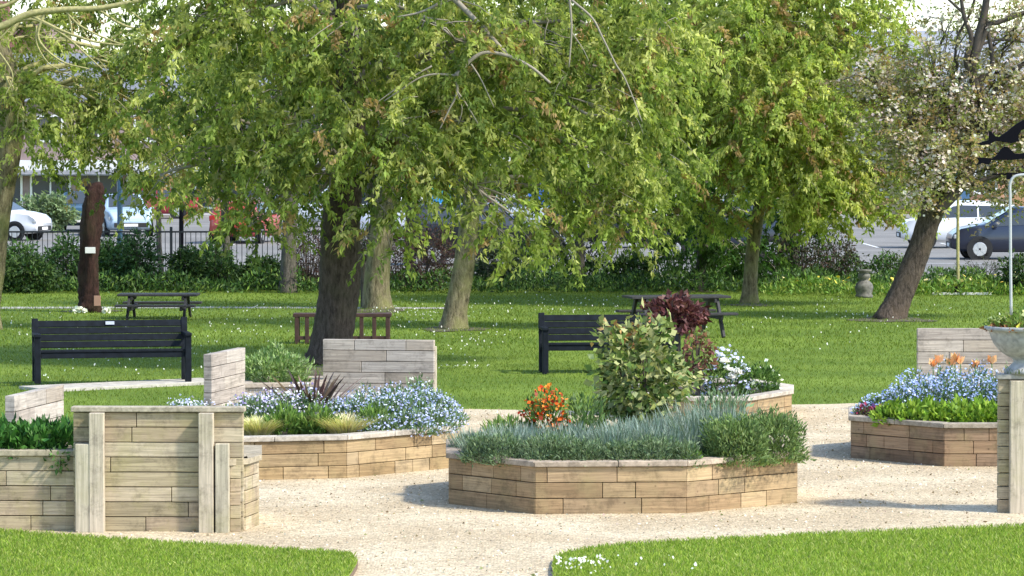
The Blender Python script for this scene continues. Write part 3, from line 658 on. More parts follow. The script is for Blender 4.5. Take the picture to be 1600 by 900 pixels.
# variegated shrub
def shrub(name, loc, rx, ry, h, n, ll, lw, pal, label, cat='shrub', stems=9, z0=.3, fill=.35, twigmat='twig_dark', fl=None, group=None):
    t = empty(name, loc, 0, label, cat, group)
    k = MB()
    for i in range(stems):
        a = rs.rand() * 6.28; q = rs.rand() ** .5; e = np.array([math.cos(a) * rx * q * .8, math.sin(a) * ry * q * .8, h * (.75 + .25 * rs.rand())])
        k.tube([(0, 0, 0), e * np.array([.4, .4, .45]) + rs.normal(size=3) * .02, e], [.018, .012, .004], 5)
    k.build('stems', M[twigmat], t)
    u = unit(rs.normal(size=(n, 3))); r = (fill + (1 - fill) * rs.rand(n)) ** .6
    lump = 1 + .3 * np.sin(u[:, 0] * 6 + loc[0] * 2) * np.cos(u[:, 2] * 5) + .2 * np.sin(u[:, 1] * 8 + u[:, 2] * 7)
    P = u * (r * lump)[:, None] * np.array([rx, ry, (h - z0) / 2]) + np.array([0, 0, z0 + (h - z0) / 2])
    D = u * .7 + rs.normal(size=(n, 3)) * .5 + np.array([0, 0, -.15])
    V = kites(P, D, ll * (.6 + .8 * rs.rand(n)), lw * (.6 + .8 * rs.rand(n)), rs)
    C = jitter(pal, n, rs, .25)
    quads('foliage', V, C, M['plant'], t)
    if fl is not None:
        m_ = fl[0]; u = unit(rs.normal(size=(m_, 3))); dots('flowers', u * np.array([rx, ry, (h - z0) / 2]) * (.9 + .2 * rs.rand(m_))[:, None] + np.array([0, 0, z0 + (h - z0) / 2]), fl[1], fl[2], rs, t)
    return t
t = shrub('variegated_shrub', gp_(1003, yc + .95, zC), .42, .4, 1.2, 2000, .085, .06, [(.12, .20, .05), (.30, .37, .11), (.44, .46, .20), (.07, .11, .03), (.42, .44, .2)], 'tall shrub with cream and green rounded leaves in the middle bed', z0=.1)
P = np.stack([rs.normal(-.08, .15, 70), rs.normal(0, .15, 70), rs.normal(1.08, .07, 70)], 1)
quads('new_leaves', kites(P, rs.normal(size=(70, 3)), .06 + .03 * rs.rand(70), .04 + .01 * rs.rand(70), rs), jitter([(.42, .2, .09), (.5, .33, .14), (.38, .42, .14)], 70, rs), M['plant'], t)
shrub('purple_shrub', gp_(1056, cB[1] - .2, zB), .35, .36, 1.18, 1100, .085, .06, [(.10, .032, .034), (.15, .058, .055), (.06, .02, .022), (.20, .10, .085)], 'dark purple-leaved shrub just right of the cream-leaved shrub', z0=.76)
shrub('pink_tipped_shrub', gp_(1092, cB[1] - .5, zB), .2, .2, .8, 300, .07, .05, [(.30, .15, .10), (.2, .25, .08), (.15, .06, .05)], 'small shrub with pinkish tips under the purple shrub', z0=.2)
# far bed flowers
for px, dy, rx, h, lab, fc, n in [(1135, -.35, .3, .5, 'pale blue flower clump in the farther octagonal bed', [(.45, .50, .80), (.62, .66, .88), (.7, .72, .85)], 210), (1190, -.2, .24, .4, 'white flowered leafy clump at the right end of the farther bed', [(.8, .8, .78), (.75, .8, .6)], 36)]:
    p = gp_(px, cB[1] + dy, zB); t = empty('flower_clump', p, 0, lab, 'flower'); mound('foliage', p, rx, .3, h, 900, .06, .022, GRN + [(.2, .3, .08)], rs, t, .7); dots('flowers', dome(rx, .3, h * 1.1, n, rs), .022, fc, rs, t)
for px, py in [(1138, 577), (1145, 589), (1133, 566), (1152, 582)]:
    P = dome(.05, .05, .05, 24, rs, .5, 1); o = dots('white_rose', P, .03, [(.85, .85, .82), (.8, .77, .74)], rs, None); o.location = atd(px, py, cB[1] - .65); tag(o, 'full white bloom among the pale blue flowers of the farther bed', 'flower', 'white blooms in the farther bed')
# left bed
FMN = [(.40, .47, .74), (.52, .58, .82), (.68, .72, .88), (.34, .38, .64)]
yl = cL[1]
def forget(px, Y, z, rx, h, n, lab, grp, pal=FMN, dense=1.0):
    p = gp_(px, Y, z); t = empty('forget_me_not', p, 0, lab, 'flower', grp)
    mound('foliage', p, rx, rx * .9, h, 1000, .06, .018, [(.15, .25, .10), (.22, .31, .17), (.10, .17, .07)], rs, t, .8)
    dots('flowers', dome(rx * 1.05, rx * .95, h * 1.12, int(n * dense * 1.35), rs, .78, 1.15), .0115, pal, rs, t)
for i, (px, dy, h) in enumerate([(560, -.3, .30), (600, -.5, .34), (640, -.35, .34), (680, 0.1, .32), (615, .2, .38), (655, .45, .36), (570, .35, .34), (686, .5, .24), (530, -.1, .26), (590, -.95, .17), (640, -.8, .2), (670, -.5, .22)]):
    forget(px, yl + dy, zL, .27, h * 1.0, 420, 'forget-me-not clump at the right of the bed with the dark spiky plant', 'forget-me-nots right of the dark spiky plant')
for i, (px, dy, h) in enumerate([(400, -.2, .26), (440, -.3, .28), (480, -.2, .28), (420, .4, .26), (470, .3, .3), (385, .5, .22)]):
    forget(px, yl + dy, zL, .27, h * 1.25, 330, 'mauve and white flower clump left of centre in the bed with the dark spiky plant', 'mauve flowers left of the dark spiky plant', [(.5, .48, .75), (.7, .7, .82), (.35, .28, .55), (.78, .78, .8)])
for i, (px, Y) in enumerate([(295, 38.2), (315, 38.0), (278, 38.4)]):
    forget(px, Y, .18, .2, .3, 260, 'pale blue flower clump behind the cap of the high screen', 'flowers behind the high screen', [(.5, .56, .78), (.75, .78, .85)])
for px, dy, h, pal, lab in [(402, -.95, .24, [(.48, .45, .22), (.55, .50, .30), (.36, .38, .14)], 'straw-coloured grass tuft at the left front of the blue flower bed'), (540, -.95, .27, [(.50, .45, .24), (.42, .42, .18), (.58, .52, .33)], 'straw-coloured grass tuft at the front middle of the blue flower bed'),
                            (446, -.9, .24, [(.13, .24, .04), (.2, .32, .07)], 'bright green tuft beside the left straw grass'), (497, -.9, .24, [(.15, .27, .05), (.24, .35, .08)], 'bright green tuft between green tuft and middle straw grass'),
                            (585, -.85, .22, [(.14, .25, .05), (.2, .3, .08)], 'green tuft right of the middle straw grass')]:
    p = gp_(px, yl + dy, zL)
    o = spikes('grass_tuft', p, .16, h * 1.15, 1100, .010, [tuple(min(.9, c * 1.45) for c in q) for q in pal], rs, None, .75, .5, .3, 4) if 'straw-' in lab else mound('green_tuft', p, .22, .2, h * 1.1, 900, .08, .02, pal + [(.10, .18, .04)], rs, None, 1.0)
    tag(o, lab, 'plant')
p = gp_(487, yl + .25, zL); t = empty('spiky_plant', p, 0, 'dark purple-brown spiky sword-leaved plant in the blue flower bed', 'plant')
spikes('leaves', (0,0,0), .09, .68, 60, .06, [(.09, .05, .05), (.14, .09, .075), (.26, .17, .14), (.06, .04, .04)], rs, t, .8, .28, segs=6)
forget(655, yl + .9, zL, .25, .42, 60, 'tall pale grassy clump before the wide silvered seat back', None, [(.7, .7, .6)])
# rear box shrub
p = gp_(428, 40.85, zQ); tag(mound('bushy_shrub', p, .42, .36, .46, 4200, .055, .02, [(.22, .34, .10), (.30, .42, .16), (.14, .24, .06), (.36, .46, .22)], rs), 'bushy bright green shrub between the two silvered seat backs', 'shrub')
# left front bed
for px, dy in [(-20, .3), (20, .3), (58, .28), (92, .3), (10, .7), (60, .75), (98, .75), (-30, .8)]:
    p = gp_(px, DL + dy, zF - .03); tag(mound('glossy_plant', p, .2, .26, .30, 330, .085, .042, [(.035, .12, .018), (.06, .17, .03), (.10, .24, .05), (.02, .07, .012)], rs, None, .6), 'glossy dark green leafy plant in the tall front left bed', 'plant', 'glossy plants in the front left bed')
p = gp_(91, DL - .03, .69); o = mound('trailing_sprig', p, .1, .05, .2, 60, .05, .025, [(.05, .13, .03), (.1, .2, .05)], rs, None, -.6); o.scale = (1, 1, -1); tag(o, 'leafy sprig hanging over the rim of the tall front left bed', 'plant')
# right bed
yr = cR[1]
for i, (px, dy, h) in enumerate([(1375, -.3, .20), (1410, -.35, .30), (1450, -.3, .34), (1490, -.35, .38), (1530, -.3, .36), (1570, -.3, .34), (1430, .2, .36), (1480, .2, .42), (1530, .2, .42), (1590, .2, .4)]):
    forget(px, yr + dy, zR, .27, h * 1.15, 520, 'blue forget-me-not clump below the orange tulips', 'forget-me-nots below the tulips', [(.27, .36, .72), (.38, .48, .80), (.55, .62, .86)])
for i, (px, dy) in enumerate([(1395, -.95), (1430, -1.1), (1465, -1.2), (1500, -1.2), (1535, -1.2), (1575, -1.2), (1450, -.85), (1500, -.85), (1540, -.85)]):
    p = gp_(px, yr + dy, zR); tag(mound('lime_primrose', p, .2, .18, .22, 420, .075, .04, [(.22, .36, .04), (.28, .42, .06), (.14, .26, .03)], rs, None, .6), 'lime green broad-leaved clump along the front rim of the tulip bed', 'plant', 'lime green clumps at the front of the tulip bed')
for px, dy in [(1352, -.5), (1372, -.75)]:
    p = gp_(px, yr + dy, zR); t = empty('purple_flower', p, 0, 'dark crimson and purple flower clump at the left corner of the tulip bed', 'flower', 'crimson flowers at the corner'); mound('foliage', p, .1, .1, .16, 160, .05, .02, [(.07, .08, .03), (.1, .03, .05)], rs, t); dots('flowers', dome(.11, .11, .18, 60, rs), .018, [(.18, .02, .06), (.12, .05, .2), (.3, .03, .08)], rs, t)
for px, py in [(1468, 566), (1487, 571), (1493, 563), (1502, 568), (1551, 567), (1459, 572), (1526, 574)]:
    P = atd(px, py, yr + .2); b = gp_(px, yr + .2, zR); t = empty('tulip', b, 0, 'orange tulip standing above the blue flowers at right', 'flower', 'orange tulips'); hgt = P[2] - zR
    k = MB(); k.tube([(0, 0, 0), (.01, 0, hgt / 2), (0, 0, hgt)], .006, 5); k.build('stem', M['soilgreen'], t)
    for j in range(6):
        a = j * 1.047 + rs.rand(); D = np.array([[math.cos(a) * .45, math.sin(a) * .45, 1.]]); V = kites(np.array([[math.cos(a) * .008, math.sin(a) * .008, hgt - .01]]), D, np.array([.105]), np.array([.06]), rs, .3)
        quads('petal', V, jitter([(.85, .38, .16), (.9, .52, .26)], 1, rs, .1), M['petal'], t)
    quads('leaf', kites(np.zeros((3, 3)), rs.normal(size=(3, 3)) * .25 + np.array([0, 0, 1.]), np.full(3, .3), np.full(3, .04), rs), jitter((.16, .27, .12), 3, rs), M['plant'], t)
# urn planting
t = empty('urn_flowers', (ux, uy, 1.64), 0, 'yellow and green bedding flowers growing in the stone urn', 'flower')
mound('foliage', t.location, .30, .28, .15, 700, .055, .03, [(.20, .30, .06), (.14, .22, .05), (.3, .36, .12)], rs, t, .7)
dots('flowers', dome(.31, .28, .17, 40, rs), .028, [(.75, .72, .12), (.8, .78, .35), (.85, .8, .6)], rs, t)
t2 = mound('trailing_leaves', (0, 0, 0), .35, .34, .045, 450, .05, .025, [(.30, .11, .05), (.22, .09, .045), (.38, .18, .08)], rs, t, -.3)
p = gp_(1592, 31.44, 1.25)
o = spikes('wall_sprig', p, .12, .07, 60, .01, [(.14, .2, .08)], rs, None, .6, .3); tag(o, 'small green sprigs on the wall cap at the foot of the urn', 'plant')

# ------------------------------------------------------------------ trees
def dens(spec, Y, n=7):
    P = [np.array([*atd(x, y, Y + (dy if len(r) else 0)), w * Y / FPX]) for (x, y, w, *r) in spec for dy in [r[0] if r else 0]]
    C = curve2(P, n); return np.array([c[:3] for c in C]), np.array([c[3] for c in C])
def limb(m, p0, p1, r0, r1, rs, n=7, sag=.12, sides=6):
    p0, p1 = np.array(p0), np.array(p1); L_ = np.linalg.norm(p1 - p0); t = np.linspace(0, 1, n)[:, None]
    P = p0 + (p1 - p0) * t + np.array([0, 0, 1.]) * (sag * L_ * np.sin(np.pi * t)) ; w = rs.normal(size=(n, 3)) * L_ * .025; w[0] = 0; w[-1] = 0
    P = P + w; m.tube(P, np.linspace(r0, r1, n), sides); return P
def sprays(S, D, Ls, M_, K, ll, lw, rs, droop=.9, down=.7):
    n = len(S); t = np.linspace(.12, 1, M_)[None, :, None]
    P = S[:, None] + D[:, None] * (Ls[:, None, None] * t) - np.array([0, 0, 1.]) * (droop * Ls[:, None, None] * t ** 2)
    T = unit(D[:, None] - np.array([0, 0, 1.]) * (2 * droop * t))
    P = np.repeat(P[:, :, None], K, 2); T = np.repeat(T[:, :, None], K, 2)
    d = T * .6 + rs.normal(size=P.shape) * .75 - np.array([0, 0, down]); P = P + rs.normal(size=P.shape) * .028
    N = n * M_ * K
    V = kites(P.reshape(-1, 3), d.reshape(-1, 3), ll * (.6 + .7 * rs.rand(N)), lw * (.6 + .7 * rs.rand(N)), rs)
    return V
YG = [(.38, .44, .12), (.31, .39, .09), (.47, .50, .17), (.24, .32, .07), (.14, .20, .05)]
def tree(name, label, Y, trunk, lobes, bark, seed, pal=YG, nspray=.95, ll=.11, lw=.046, sides=14, rough=.12, blossom=None, extra=None, flare=True, fork=None, twigs='twig', orange=.05, M_=6, K=6, droop=.7, down=.85, sprayr=(.3, .65), limbr=1.0):
    rs = np.random.RandomState(seed); P, R = dens(trunk, Y); base = P[0].copy(); base[2] = 0
    root = empty(name, base, 0, label, 'tree')
    P[0][2] = -.05; R = R.copy()
    if flare:
        hgt = P[:, 2] - P[0][2]; R *= 1 + .32 * np.exp(-hgt / .16)
    m = MB(); m.tube(P - base, R, sides, rough=rough, seed=seed); m.build('trunk', M[bark], root, smooth=True)
    top = P[-1]; bm_ = MB(); VS = []; CS = []; BL = []
    fk = [P[int(len(P) * f)] for f in (fork or (.7, .85, .97))]
    for (lx, ly, rx, ry, dy, dn) in lobes:
        if ly > 215 and nspray > .6 and bark != 'bark_cherry': ly += 4
        c = atd(lx, ly, Y + dy); s = (Y + dy) / FPX; rad = np.array([rx * s, min(rx, 130) * s * .95, ry * s])
        f = min(fk, key=lambda q: np.linalg.norm(q - c) + (2 if q[2] > c[2] + .5 else 0))
        L_ = np.linalg.norm(c - f); r0 = min(R[-1] * .6, .02 + L_ * .014) * limbr
        B = limb(bm_, f - base, c - base, r0, .016, rs, 9, .10)
        n = int(dn * nspray * (rad[0] * rad[2]) * 135)
        u = unit(rs.normal(size=(n, 3))); q = rs.rand(n) ** .45
        S = c + u * q[:, None] * rad * (1 + .15 * rs.normal(size=(n, 1)))
        for j in range(min(n, 7)):
            e = S[j] - base; st = B[rs.randint(4, 9)]; limb(bm_, st, e, .014, .004, rs, 5, .12, 4)
        a = rs.rand(n) * 6.28; D = unit(u * np.array([1, 1, .3]) + np.stack([np.cos(a), np.sin(a), 0 * a], 1) * .8 + np.array([0, 0, .15]))
        Ls = rs.uniform(sprayr[0], sprayr[1], n)
        V = sprays(S, D, Ls, M_, K, ll, lw, rs, droop, down); VS.append(V)
        cc = np.array(pal)[np.minimum(len(pal) - 1, (rs.rand(n) ** 1.1 * len(pal)).astype(int))] * (.62 + .62 * rs.rand(n, 1))
        og = rs.rand(n) < orange; cc[og] = np.array([.42, .30, .14]) * (.8 + .4 * rs.rand(og.sum(), 1))
        C = np.repeat(cc, M_ * K, 0) * (.8 + .4 * rs.rand(n * M_ * K, 1)); CS.append(C)
        # hanging twigs
        for j in range(0, n, 11):
            t = np.linspace(0, 1, 4)[:, None]; bm_.tube(S[j] - base + D[j] * Ls[j] * t - np.array([0, 0, 1.]) * (droop * Ls[j] * t ** 2), [.007, .006, .005, .003], 3)
        if blossom:
            m2 = int(n * blossom[0]); id_ = rs.randint(max(1, n // 3), size=m2); BL.append(S[id_] + rs.normal(size=(m2, 3)) * .09)
    if extra: extra(bm_, base)
    bm_.build('branches', M[twigs], root, smooth=True)
    if VS:
        V = np.concatenate(VS) - base; quads('crown', V, np.clip(np.concatenate(CS), 0, .9), M['leaf'], root)
    if BL:
        B = np.concatenate(BL) - base; dots('blossom', B, blossom[1], [(.66, .60, .50), (.70, .66, .56), (.62, .50, .45), (.48, .44, .26)], rs, root)
    return root
def px_branch(m, base, pts, Y, r0, r1):
    C = curve2([np.array(atd(x, y, Y + (r[0] if r else 0))) for x, y, *r in pts], 6); m.tube(np.array(C) - base, np.linspace(r0, r1, len(C)), 7)

def ex_main(m, base):
    Y = 50.6
    px_branch(m, base, [(860, 130), (830, 105), (795, 88), (760, 82), (738, 92), (722, 108), (712, 118)], Y, .020, .035)
    px_branch(m, base, [(795, 88, .2), (700, -10, .9), (600, -80, 1.6)], Y, .03, .06)
    px_branch(m, base, [(712, 118), (680, 116), (655, 122), (630, 138), (600, 158)], Y, .018, .008)
    px_branch(m, base, [(675, 103), (645, 120), (610, 145), (585, 163)], Y, .014, .006)
    px_branch(m, base, [(712, 118), (714, 145), (700, 175), (687, 202)], Y, .022, .008)
    px_branch(m, base, [(714, 142), (730, 165), (752, 202)], Y, .014, .006)
    px_branch(m, base, [(736, 100), (752, 125), (772, 168)], Y, .014, .006)
    px_branch(m, base, [(714, 142), (722, 170), (716, 195)], Y, .008, .004)
    px_branch(m, base, [(886, -40), (891, 10), (893, 50), (889, 105)], Y, .022, .010)
    px_branch(m, base, [(893, 0), (925, 28), (942, 60), (962, 100), (975, 120), (988, 150), (1003, 190)], Y, .018, .008)
    px_branch(m, base, [(620, 27), (660, 18), (695, -2), (730, -40)], Y, .012, .03)
    px_branch(m, base, [(893, 50), (910, 75), (920, 95)], Y, .009, .004)
tree('broadleaf_tree', 'large tree with a thick dark brown trunk behind the wide silvered seat back', 52.8,
     [(514, 580, 31), (518, 550, 32), (524, 500, 32), (528, 450, 32), (530, 400, 32), (532, 360, 31), (536, 325, 28, .0), (545, 280, 23, .1), (549, 200, 22, .1), (546, 100, 21), (543, 0, 20), (548, -120, 17), (540, -260, 12)],
     [(300, 60, 110, 75, -.5, .55), (300, 30, 60, 50, 0, .5), (300, 190, 100, 80, 0, .55), (410, 60, 110, 80, -.6, .9), (400, 170, 100, 80, -1, .85), (420, 260, 70, 60, -1.2, .9), (388, 350, 26, 55, -1.4, .8), (560, 60, 110, 80, -1.4, 1.0),
      (500, 200, 80, 80, -1.6, .95), (600, 210, 90, 70, -1.8, 1.0), (490, 310, 45, 35, -1.6, .7), (655, 290, 45, 55, -1.8, .9), (605, 330, 45, 35, -1.7, .8), (700, 190, 90, 80, -1.6, 1.0), (710, 60, 110, 80, -1.6, 1.0), (800, 330, 55, 50, -1.6, .8), 
      (800, 210, 80, 80, -1.2, 1.0), (850, 70, 110, 85, -1, 1.0), (960, 110, 90, 90, -.6, 1.0), (930, 230, 80, 60, -.8, .9), (985, 190, 22, 60, -1.4, 1.0),
      (320, -15, 100, 45, 0, .8), (440, -20, 90, 45, 0, .9), (700, -25, 120, 45, 0, .9), (900, -20, 120, 45, 0, .9), (1020, 60, 80, 80, -.4, .9), (1010, 160, 60, 70, -.4, .9), (300, -130, 200, 90, 0, .5), (600, -150, 220, 90, 0, .6), (850, -130, 180, 90, 0, .6), (560, -260, 240, 80, .5, .4), (560, 60, 200, 120, 1.8, .8), (780, 120, 170, 120, 1.6, .8), (800, 365, 45, 35, -1.4, .9), (590, 370, 45, 25, -1.7, .7), (430, 330, 45, 30, -1.2, .6), (250, 270, 60, 45, -.5, .35), (340, 270, 50, 50, -.5, .6), (640, 230, 60, 60, -1.6, .9)],
     'bark_main', 21, fork=(.62, .72, .82, .95), extra=ex_main, sides=18)
tree('broadleaf_tree', 'mossy trunked tree just behind and right of the thickest trunk', 70.5,
     [(590, 486, 21), (588, 450, 20), (592, 400, 19), (600, 340, 18), (614, 280, 16), (625, 200, 13), (630, 80, 10)],
     [(620, 130, 120, 100, 0, .9), (700, 240, 80, 60, 0, .8), (520, 120, 90, 90, 0, .8), (450, 280, 60, 60, 0, .7), (560, 260, 80, 50, 0, .7), (620, -60, 160, 80, 0, .5)], 'bark_mossy', 22, pal=[(.09, .16, .03), (.12, .2, .03), (.06, .11, .02)])
tree('broadleaf_tree', 'tree with a pale mossy curved trunk right of the wide silvered seat back', 62.8,
     [(708, 515, 21), (712, 480, 18), (722, 430, 17), (731, 370, 16), (738, 320, 14), (743, 285, 14), (750, 200, 11), (765, 80, 9)],
     [(800, 230, 110, 80, 0, .9), (900, 290, 80, 55, .5, .9), (900, 190, 100, 90, 0, .9), (960, 320, 60, 45, 0, .8), (860, 60, 130, 90, .5, .9), (730, 120, 90, 80, 1, .7), (830, -80, 160, 80, 0, .5), (1010, 240, 80, 80, 0, .9), (880, 370, 50, 45, .3, .7), (980, 350, 60, 35, .3, .7)], 'bark_mossy', 23)
tree('broadleaf_tree', 'tree with a slim straight yellowish trunk left of the stone pedestal', 73,
     [(1171, 477, 13), (1173, 430, 11), (1178, 380, 10.5), (1186, 330, 10), (1192, 280, 9), (1195, 180, 7), (1200, 50, 6)],
     [(1060, 250, 90, 80, -1, .95), (1050, 130, 100, 90, -1, 1), (1150, 60, 120, 90, -1.5, 1), (1180, 190, 100, 85, -2, 1.0), (1280, 160, 100, 100, -2, 1.0), (1260, 270, 90, 70, -2, .95), (1340, 260, 60, 60, -1.5, .8), (1260, 40, 90, 80, -1, .9), (1120, 330, 50, 40, -.5, .8),
      (1350, 160, 60, 80, -1, .8), (1040, 40, 110, 90, 0, .8), (1200, -90, 200, 80, 0, .5), (1180, 140, 180, 120, 2, .8), (1290, 320, 60, 40, -1, .7), (1350, 310, 45, 35, -1, .6), (1240, 300, 40, 40, -1.5, .7), (1390, 230, 50, 60, -1.2, .8), (1390, 30, 45, 55, -1, .35), (1420, 100, 45, 50, -1, .35), (1420, 210, 50, 70, -1, .6), (1425, 290, 40, 35, -1, .5), (1400, 300, 45, 35, -1, .6), (1360, 60, 60, 70, -.5, .6), (1400, 160, 50, 60, -1, .6), (1010, 220, 70, 70, -1, .9), (1030, 110, 80, 90, -1, .9), (1200, -20, 120, 45, -1, .9), (1340, -15, 70, 45, -1, .6), (1090, 180, 80, 80, -1, .9), (1230, 220, 80, 80, -2, 1), (1310, 290, 60, 50, -1.5, .8)], 'bark_mossy', 24, pal=[tuple(c * 1.22 for c in q) for q in YG[:4]], ll=.12, lw=.052, orange=.07)
tree('broadleaf_tree', 'thin dark trunked tree behind the picnic table and purple shrub', 79,
     [(1090, 456, 9), (1094, 430, 8), (1099, 390, 8), (1102, 340, 7), (1100, 260, 5)],
     [(1080, 350, 55, 40, -.5, 1.3), (1110, 300, 70, 50, 0, 1.1), (1140, 390, 40, 35, 0, 1.0), (1050, 310, 60, 40, 0, .9), (1230, 330, 70, 45, 1, 1), (1180, 400, 50, 25, 1, .8)], 'bark_grey', 25, pal=[(.05, .12, .025), (.08, .16, .03), (.04, .08, .02)], orange=0)
tree('broadleaf_tree', 'slim grey trunk standing left of the thick brown one', 78,
     [(449, 458, 13), (450, 420, 12), (452, 370, 11), (456, 320, 10), (460, 200, 8)],
     [(430, 200, 80, 60, 0, .6), (480, 100, 90, 70, 0, .6), (380, 100, 80, 70, 0, .5)], 'bark_grey', 26, pal=[(.09, .16, .03), (.12, .2, .03), (.06, .11, .02)])
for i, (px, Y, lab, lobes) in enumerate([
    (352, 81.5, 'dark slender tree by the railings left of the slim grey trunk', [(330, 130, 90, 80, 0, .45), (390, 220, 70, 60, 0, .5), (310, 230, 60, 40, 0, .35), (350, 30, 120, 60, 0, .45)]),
    (640, 81.8, 'tree with shade-dark leaves by the railings behind the wide purplish shrub', [(600, 120, 110, 90, 0, 1), (720, 150, 100, 90, 0, 1), (620, 230, 80, 45, 0, .9), (740, 40, 120, 70, 0, .9)]),
    (905, 81.4, 'tree with shade-dark leaves by the railings between pale curved trunk and thin dark trunk', [(860, 150, 110, 90, 0, 1), (960, 220, 90, 70, 0, 1), (850, 260, 70, 40, 0, .9), (940, 60, 130, 80, 0, 1), (930, 310, 70, 35, 0, .9)]),
    (1238, 81.6, 'tree with shade-dark leaves by the railings right of the slim yellowish trunk', [(1180, 150, 110, 90, 0, 1), (1290, 240, 80, 60, 0, 1), (1140, 250, 90, 60, 0, 1), (1250, 60, 110, 80, 0, .9), (1070, 120, 90, 90, 0, 1), (1060, 30, 80, 60, 0, .9)])]):
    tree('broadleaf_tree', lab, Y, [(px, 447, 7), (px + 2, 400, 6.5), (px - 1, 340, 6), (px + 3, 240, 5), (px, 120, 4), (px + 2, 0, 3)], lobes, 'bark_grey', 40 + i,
         pal=[(.06, .11, .025), (.09, .15, .03), (.045, .08, .02), (.12, .18, .04)], ll=.17, lw=.085, orange=0, nspray=.5, flare=False, sides=9, twigs='twig_dark')  # dark palette: shade of the deep foliage is put into the leaf colour
def ex_left(m, base):
    Y = 60.5
    for pts, r0, r1 in [([(-60, 55), (0, 42), (45, 22), (100, 15), (160, 12), (240, -4)], .075, .04), ([(45, 22), (90, 45), (130, 60), (165, 68), (215, 72)], .03, .012), ([(70, 18), (60, 60), (95, 95), (140, 108)], .03, .01),
                        ([(100, 15), (125, 40), (170, 62), (208, 74)], .022, .01), ([(0, 42), (50, 30), (100, 55), (140, 90), (160, 108)], .03, .01), ([(150, 12), (190, 38), (230, 48), (270, 55), (298, 42)], .025, .01),
                        ([(105, 14), (112, 50), (100, 60), (60, 58)], .02, .009), ([(57, 40), (58, 70), (75, 98), (92, 108)], .018, .008), ([(-40, 20), (10, 8), (40, -10)], .04, .03), ([(200, 15), (220, 30), (255, 60), (290, 52)], .014, .006),
                        ([(120, 30), (150, 80), (170, 92)], .012, .005), ([(30, 28), (0, 60), (-20, 75)], .02, .01), ([(-30, 52), (5, 90), (20, 120), (8, 150)], .02, .008)]:
        px_branch(m, base, pts, Y, r0, r1)
tree('broadleaf_tree', 'mossy leaning trunk at the far left edge with bare arching twigs overhead', 62.6,
     [(-14, 518, 15), (-14, 480, 13), (-8, 420, 15), (-3, 360, 17), (3, 300, 20), (10, 240, 24), (12, 180, 27), (5, 120, 24), (-15, 50, 22), (-40, -60, 20)],
     [(20, 150, 60, 50, -1.5, .9), (50, 210, 50, 40, -1.5, .7), (110, 110, 70, 45, 0, .6), (150, 190, 80, 45, 0, .55), (-60, 60, 80, 80, 0, .6), (200, 110, 70, 60, 0, .6), (150, 260, 50, 30, 0, .35), (80, 60, 70, 45, .5, .3), (270, 260, 70, 50, 0, .6), (330, 330, 40, 30, 0, .3), (0, -110, 200, 70, 0, .4), (90, 150, 80, 45, -.5, .6), (200, 180, 80, 60, -.5, .6), (160, 240, 70, 35, 0, .45), (250, 120, 60, 60, 0, .6), (60, 260, 50, 30, 0, .4), (300, 250, 60, 60, 0, .5), (230, 300, 60, 30, 0, .35), (130, 30, 90, 30, 1.5, .4), (30, 100, 60, 40, 1, .6), (60, 0, 90, 40, 1.5, .7), (170, 10, 80, 40, 1.5, .7), (280, 190, 70, 60, .5, .6), (260, 60, 80, 50, .5, .7)],
     'bark_mossy', 27, extra=ex_left, twigs='twig_moss', fork=(.75, .85, .97))
def earth(px, py, r, name='bare_earth'):
    c = at(px, py); k = 28; ph = RS.rand(3) * 6
    sheet(name, [(c[0] + r * (1 + .18 * math.sin(3 * a + ph[0]) + .1 * math.sin(5 * a + ph[1])) * math.cos(a), c[1] + 1.3 * r * (1 + .18 * math.sin(3 * a + ph[0]) + .1 * math.sin(5 * a + ph[1])) * math.sin(a)) for a in [2 * math.pi * i / k for i in range(k)]], .012, M['earth'])
for q in ((515, 580, .75), (590, 486, .6), (708, 515, .6), (1171, 477, .45), (1392, 500, .75), (141, 486, .55), (1090, 456, .4)): earth(*q)
# cherry
def ex_cherry(m, base):
    Y = 66
    for pts, r0, r1 in [([(1462, 330), (1500, 290), (1525, 240), (1540, 180), (1532, 150), (1520, 115), (1528, 60), (1540, 10), (1545, -60)], .14, .06), ([(1520, 120), (1510, 95), (1518, 60), (1505, 20), (1500, -30)], .07, .03), ([(1524, 90), (1545, 40), (1560, 35), (1600, 20), (1650, 5)], .06, .04),
                        ([(1540, 180), (1565, 130), (1600, 100), (1650, 80)], .07, .04), ([(1462, 320), (1450, 280), (1440, 240), (1425, 190), (1410, 160)], .07, .02), ([(1525, 200), (1515, 175), (1513, 170)], .06, .03), ([(1500, 290), (1540, 280), (1600, 262)], .05, .03),
                        ([(1430, 210), (1465, 170), (1472, 150), (1475, 125)], .04, .015), ([(1528, 130), (1550, 100), (1546, 60), (1540, 20)], .06, .03), ([(1475, 300), (1470, 250), (1480, 200)], .05, .02), ([(1505, 20), (1470, -10), (1440, -20)], .03, .01), ([(1532, 70), (1560, 62), (1600, 66)], .03, .02)]:
        px_branch(m, base, pts, Y, r0, r1)
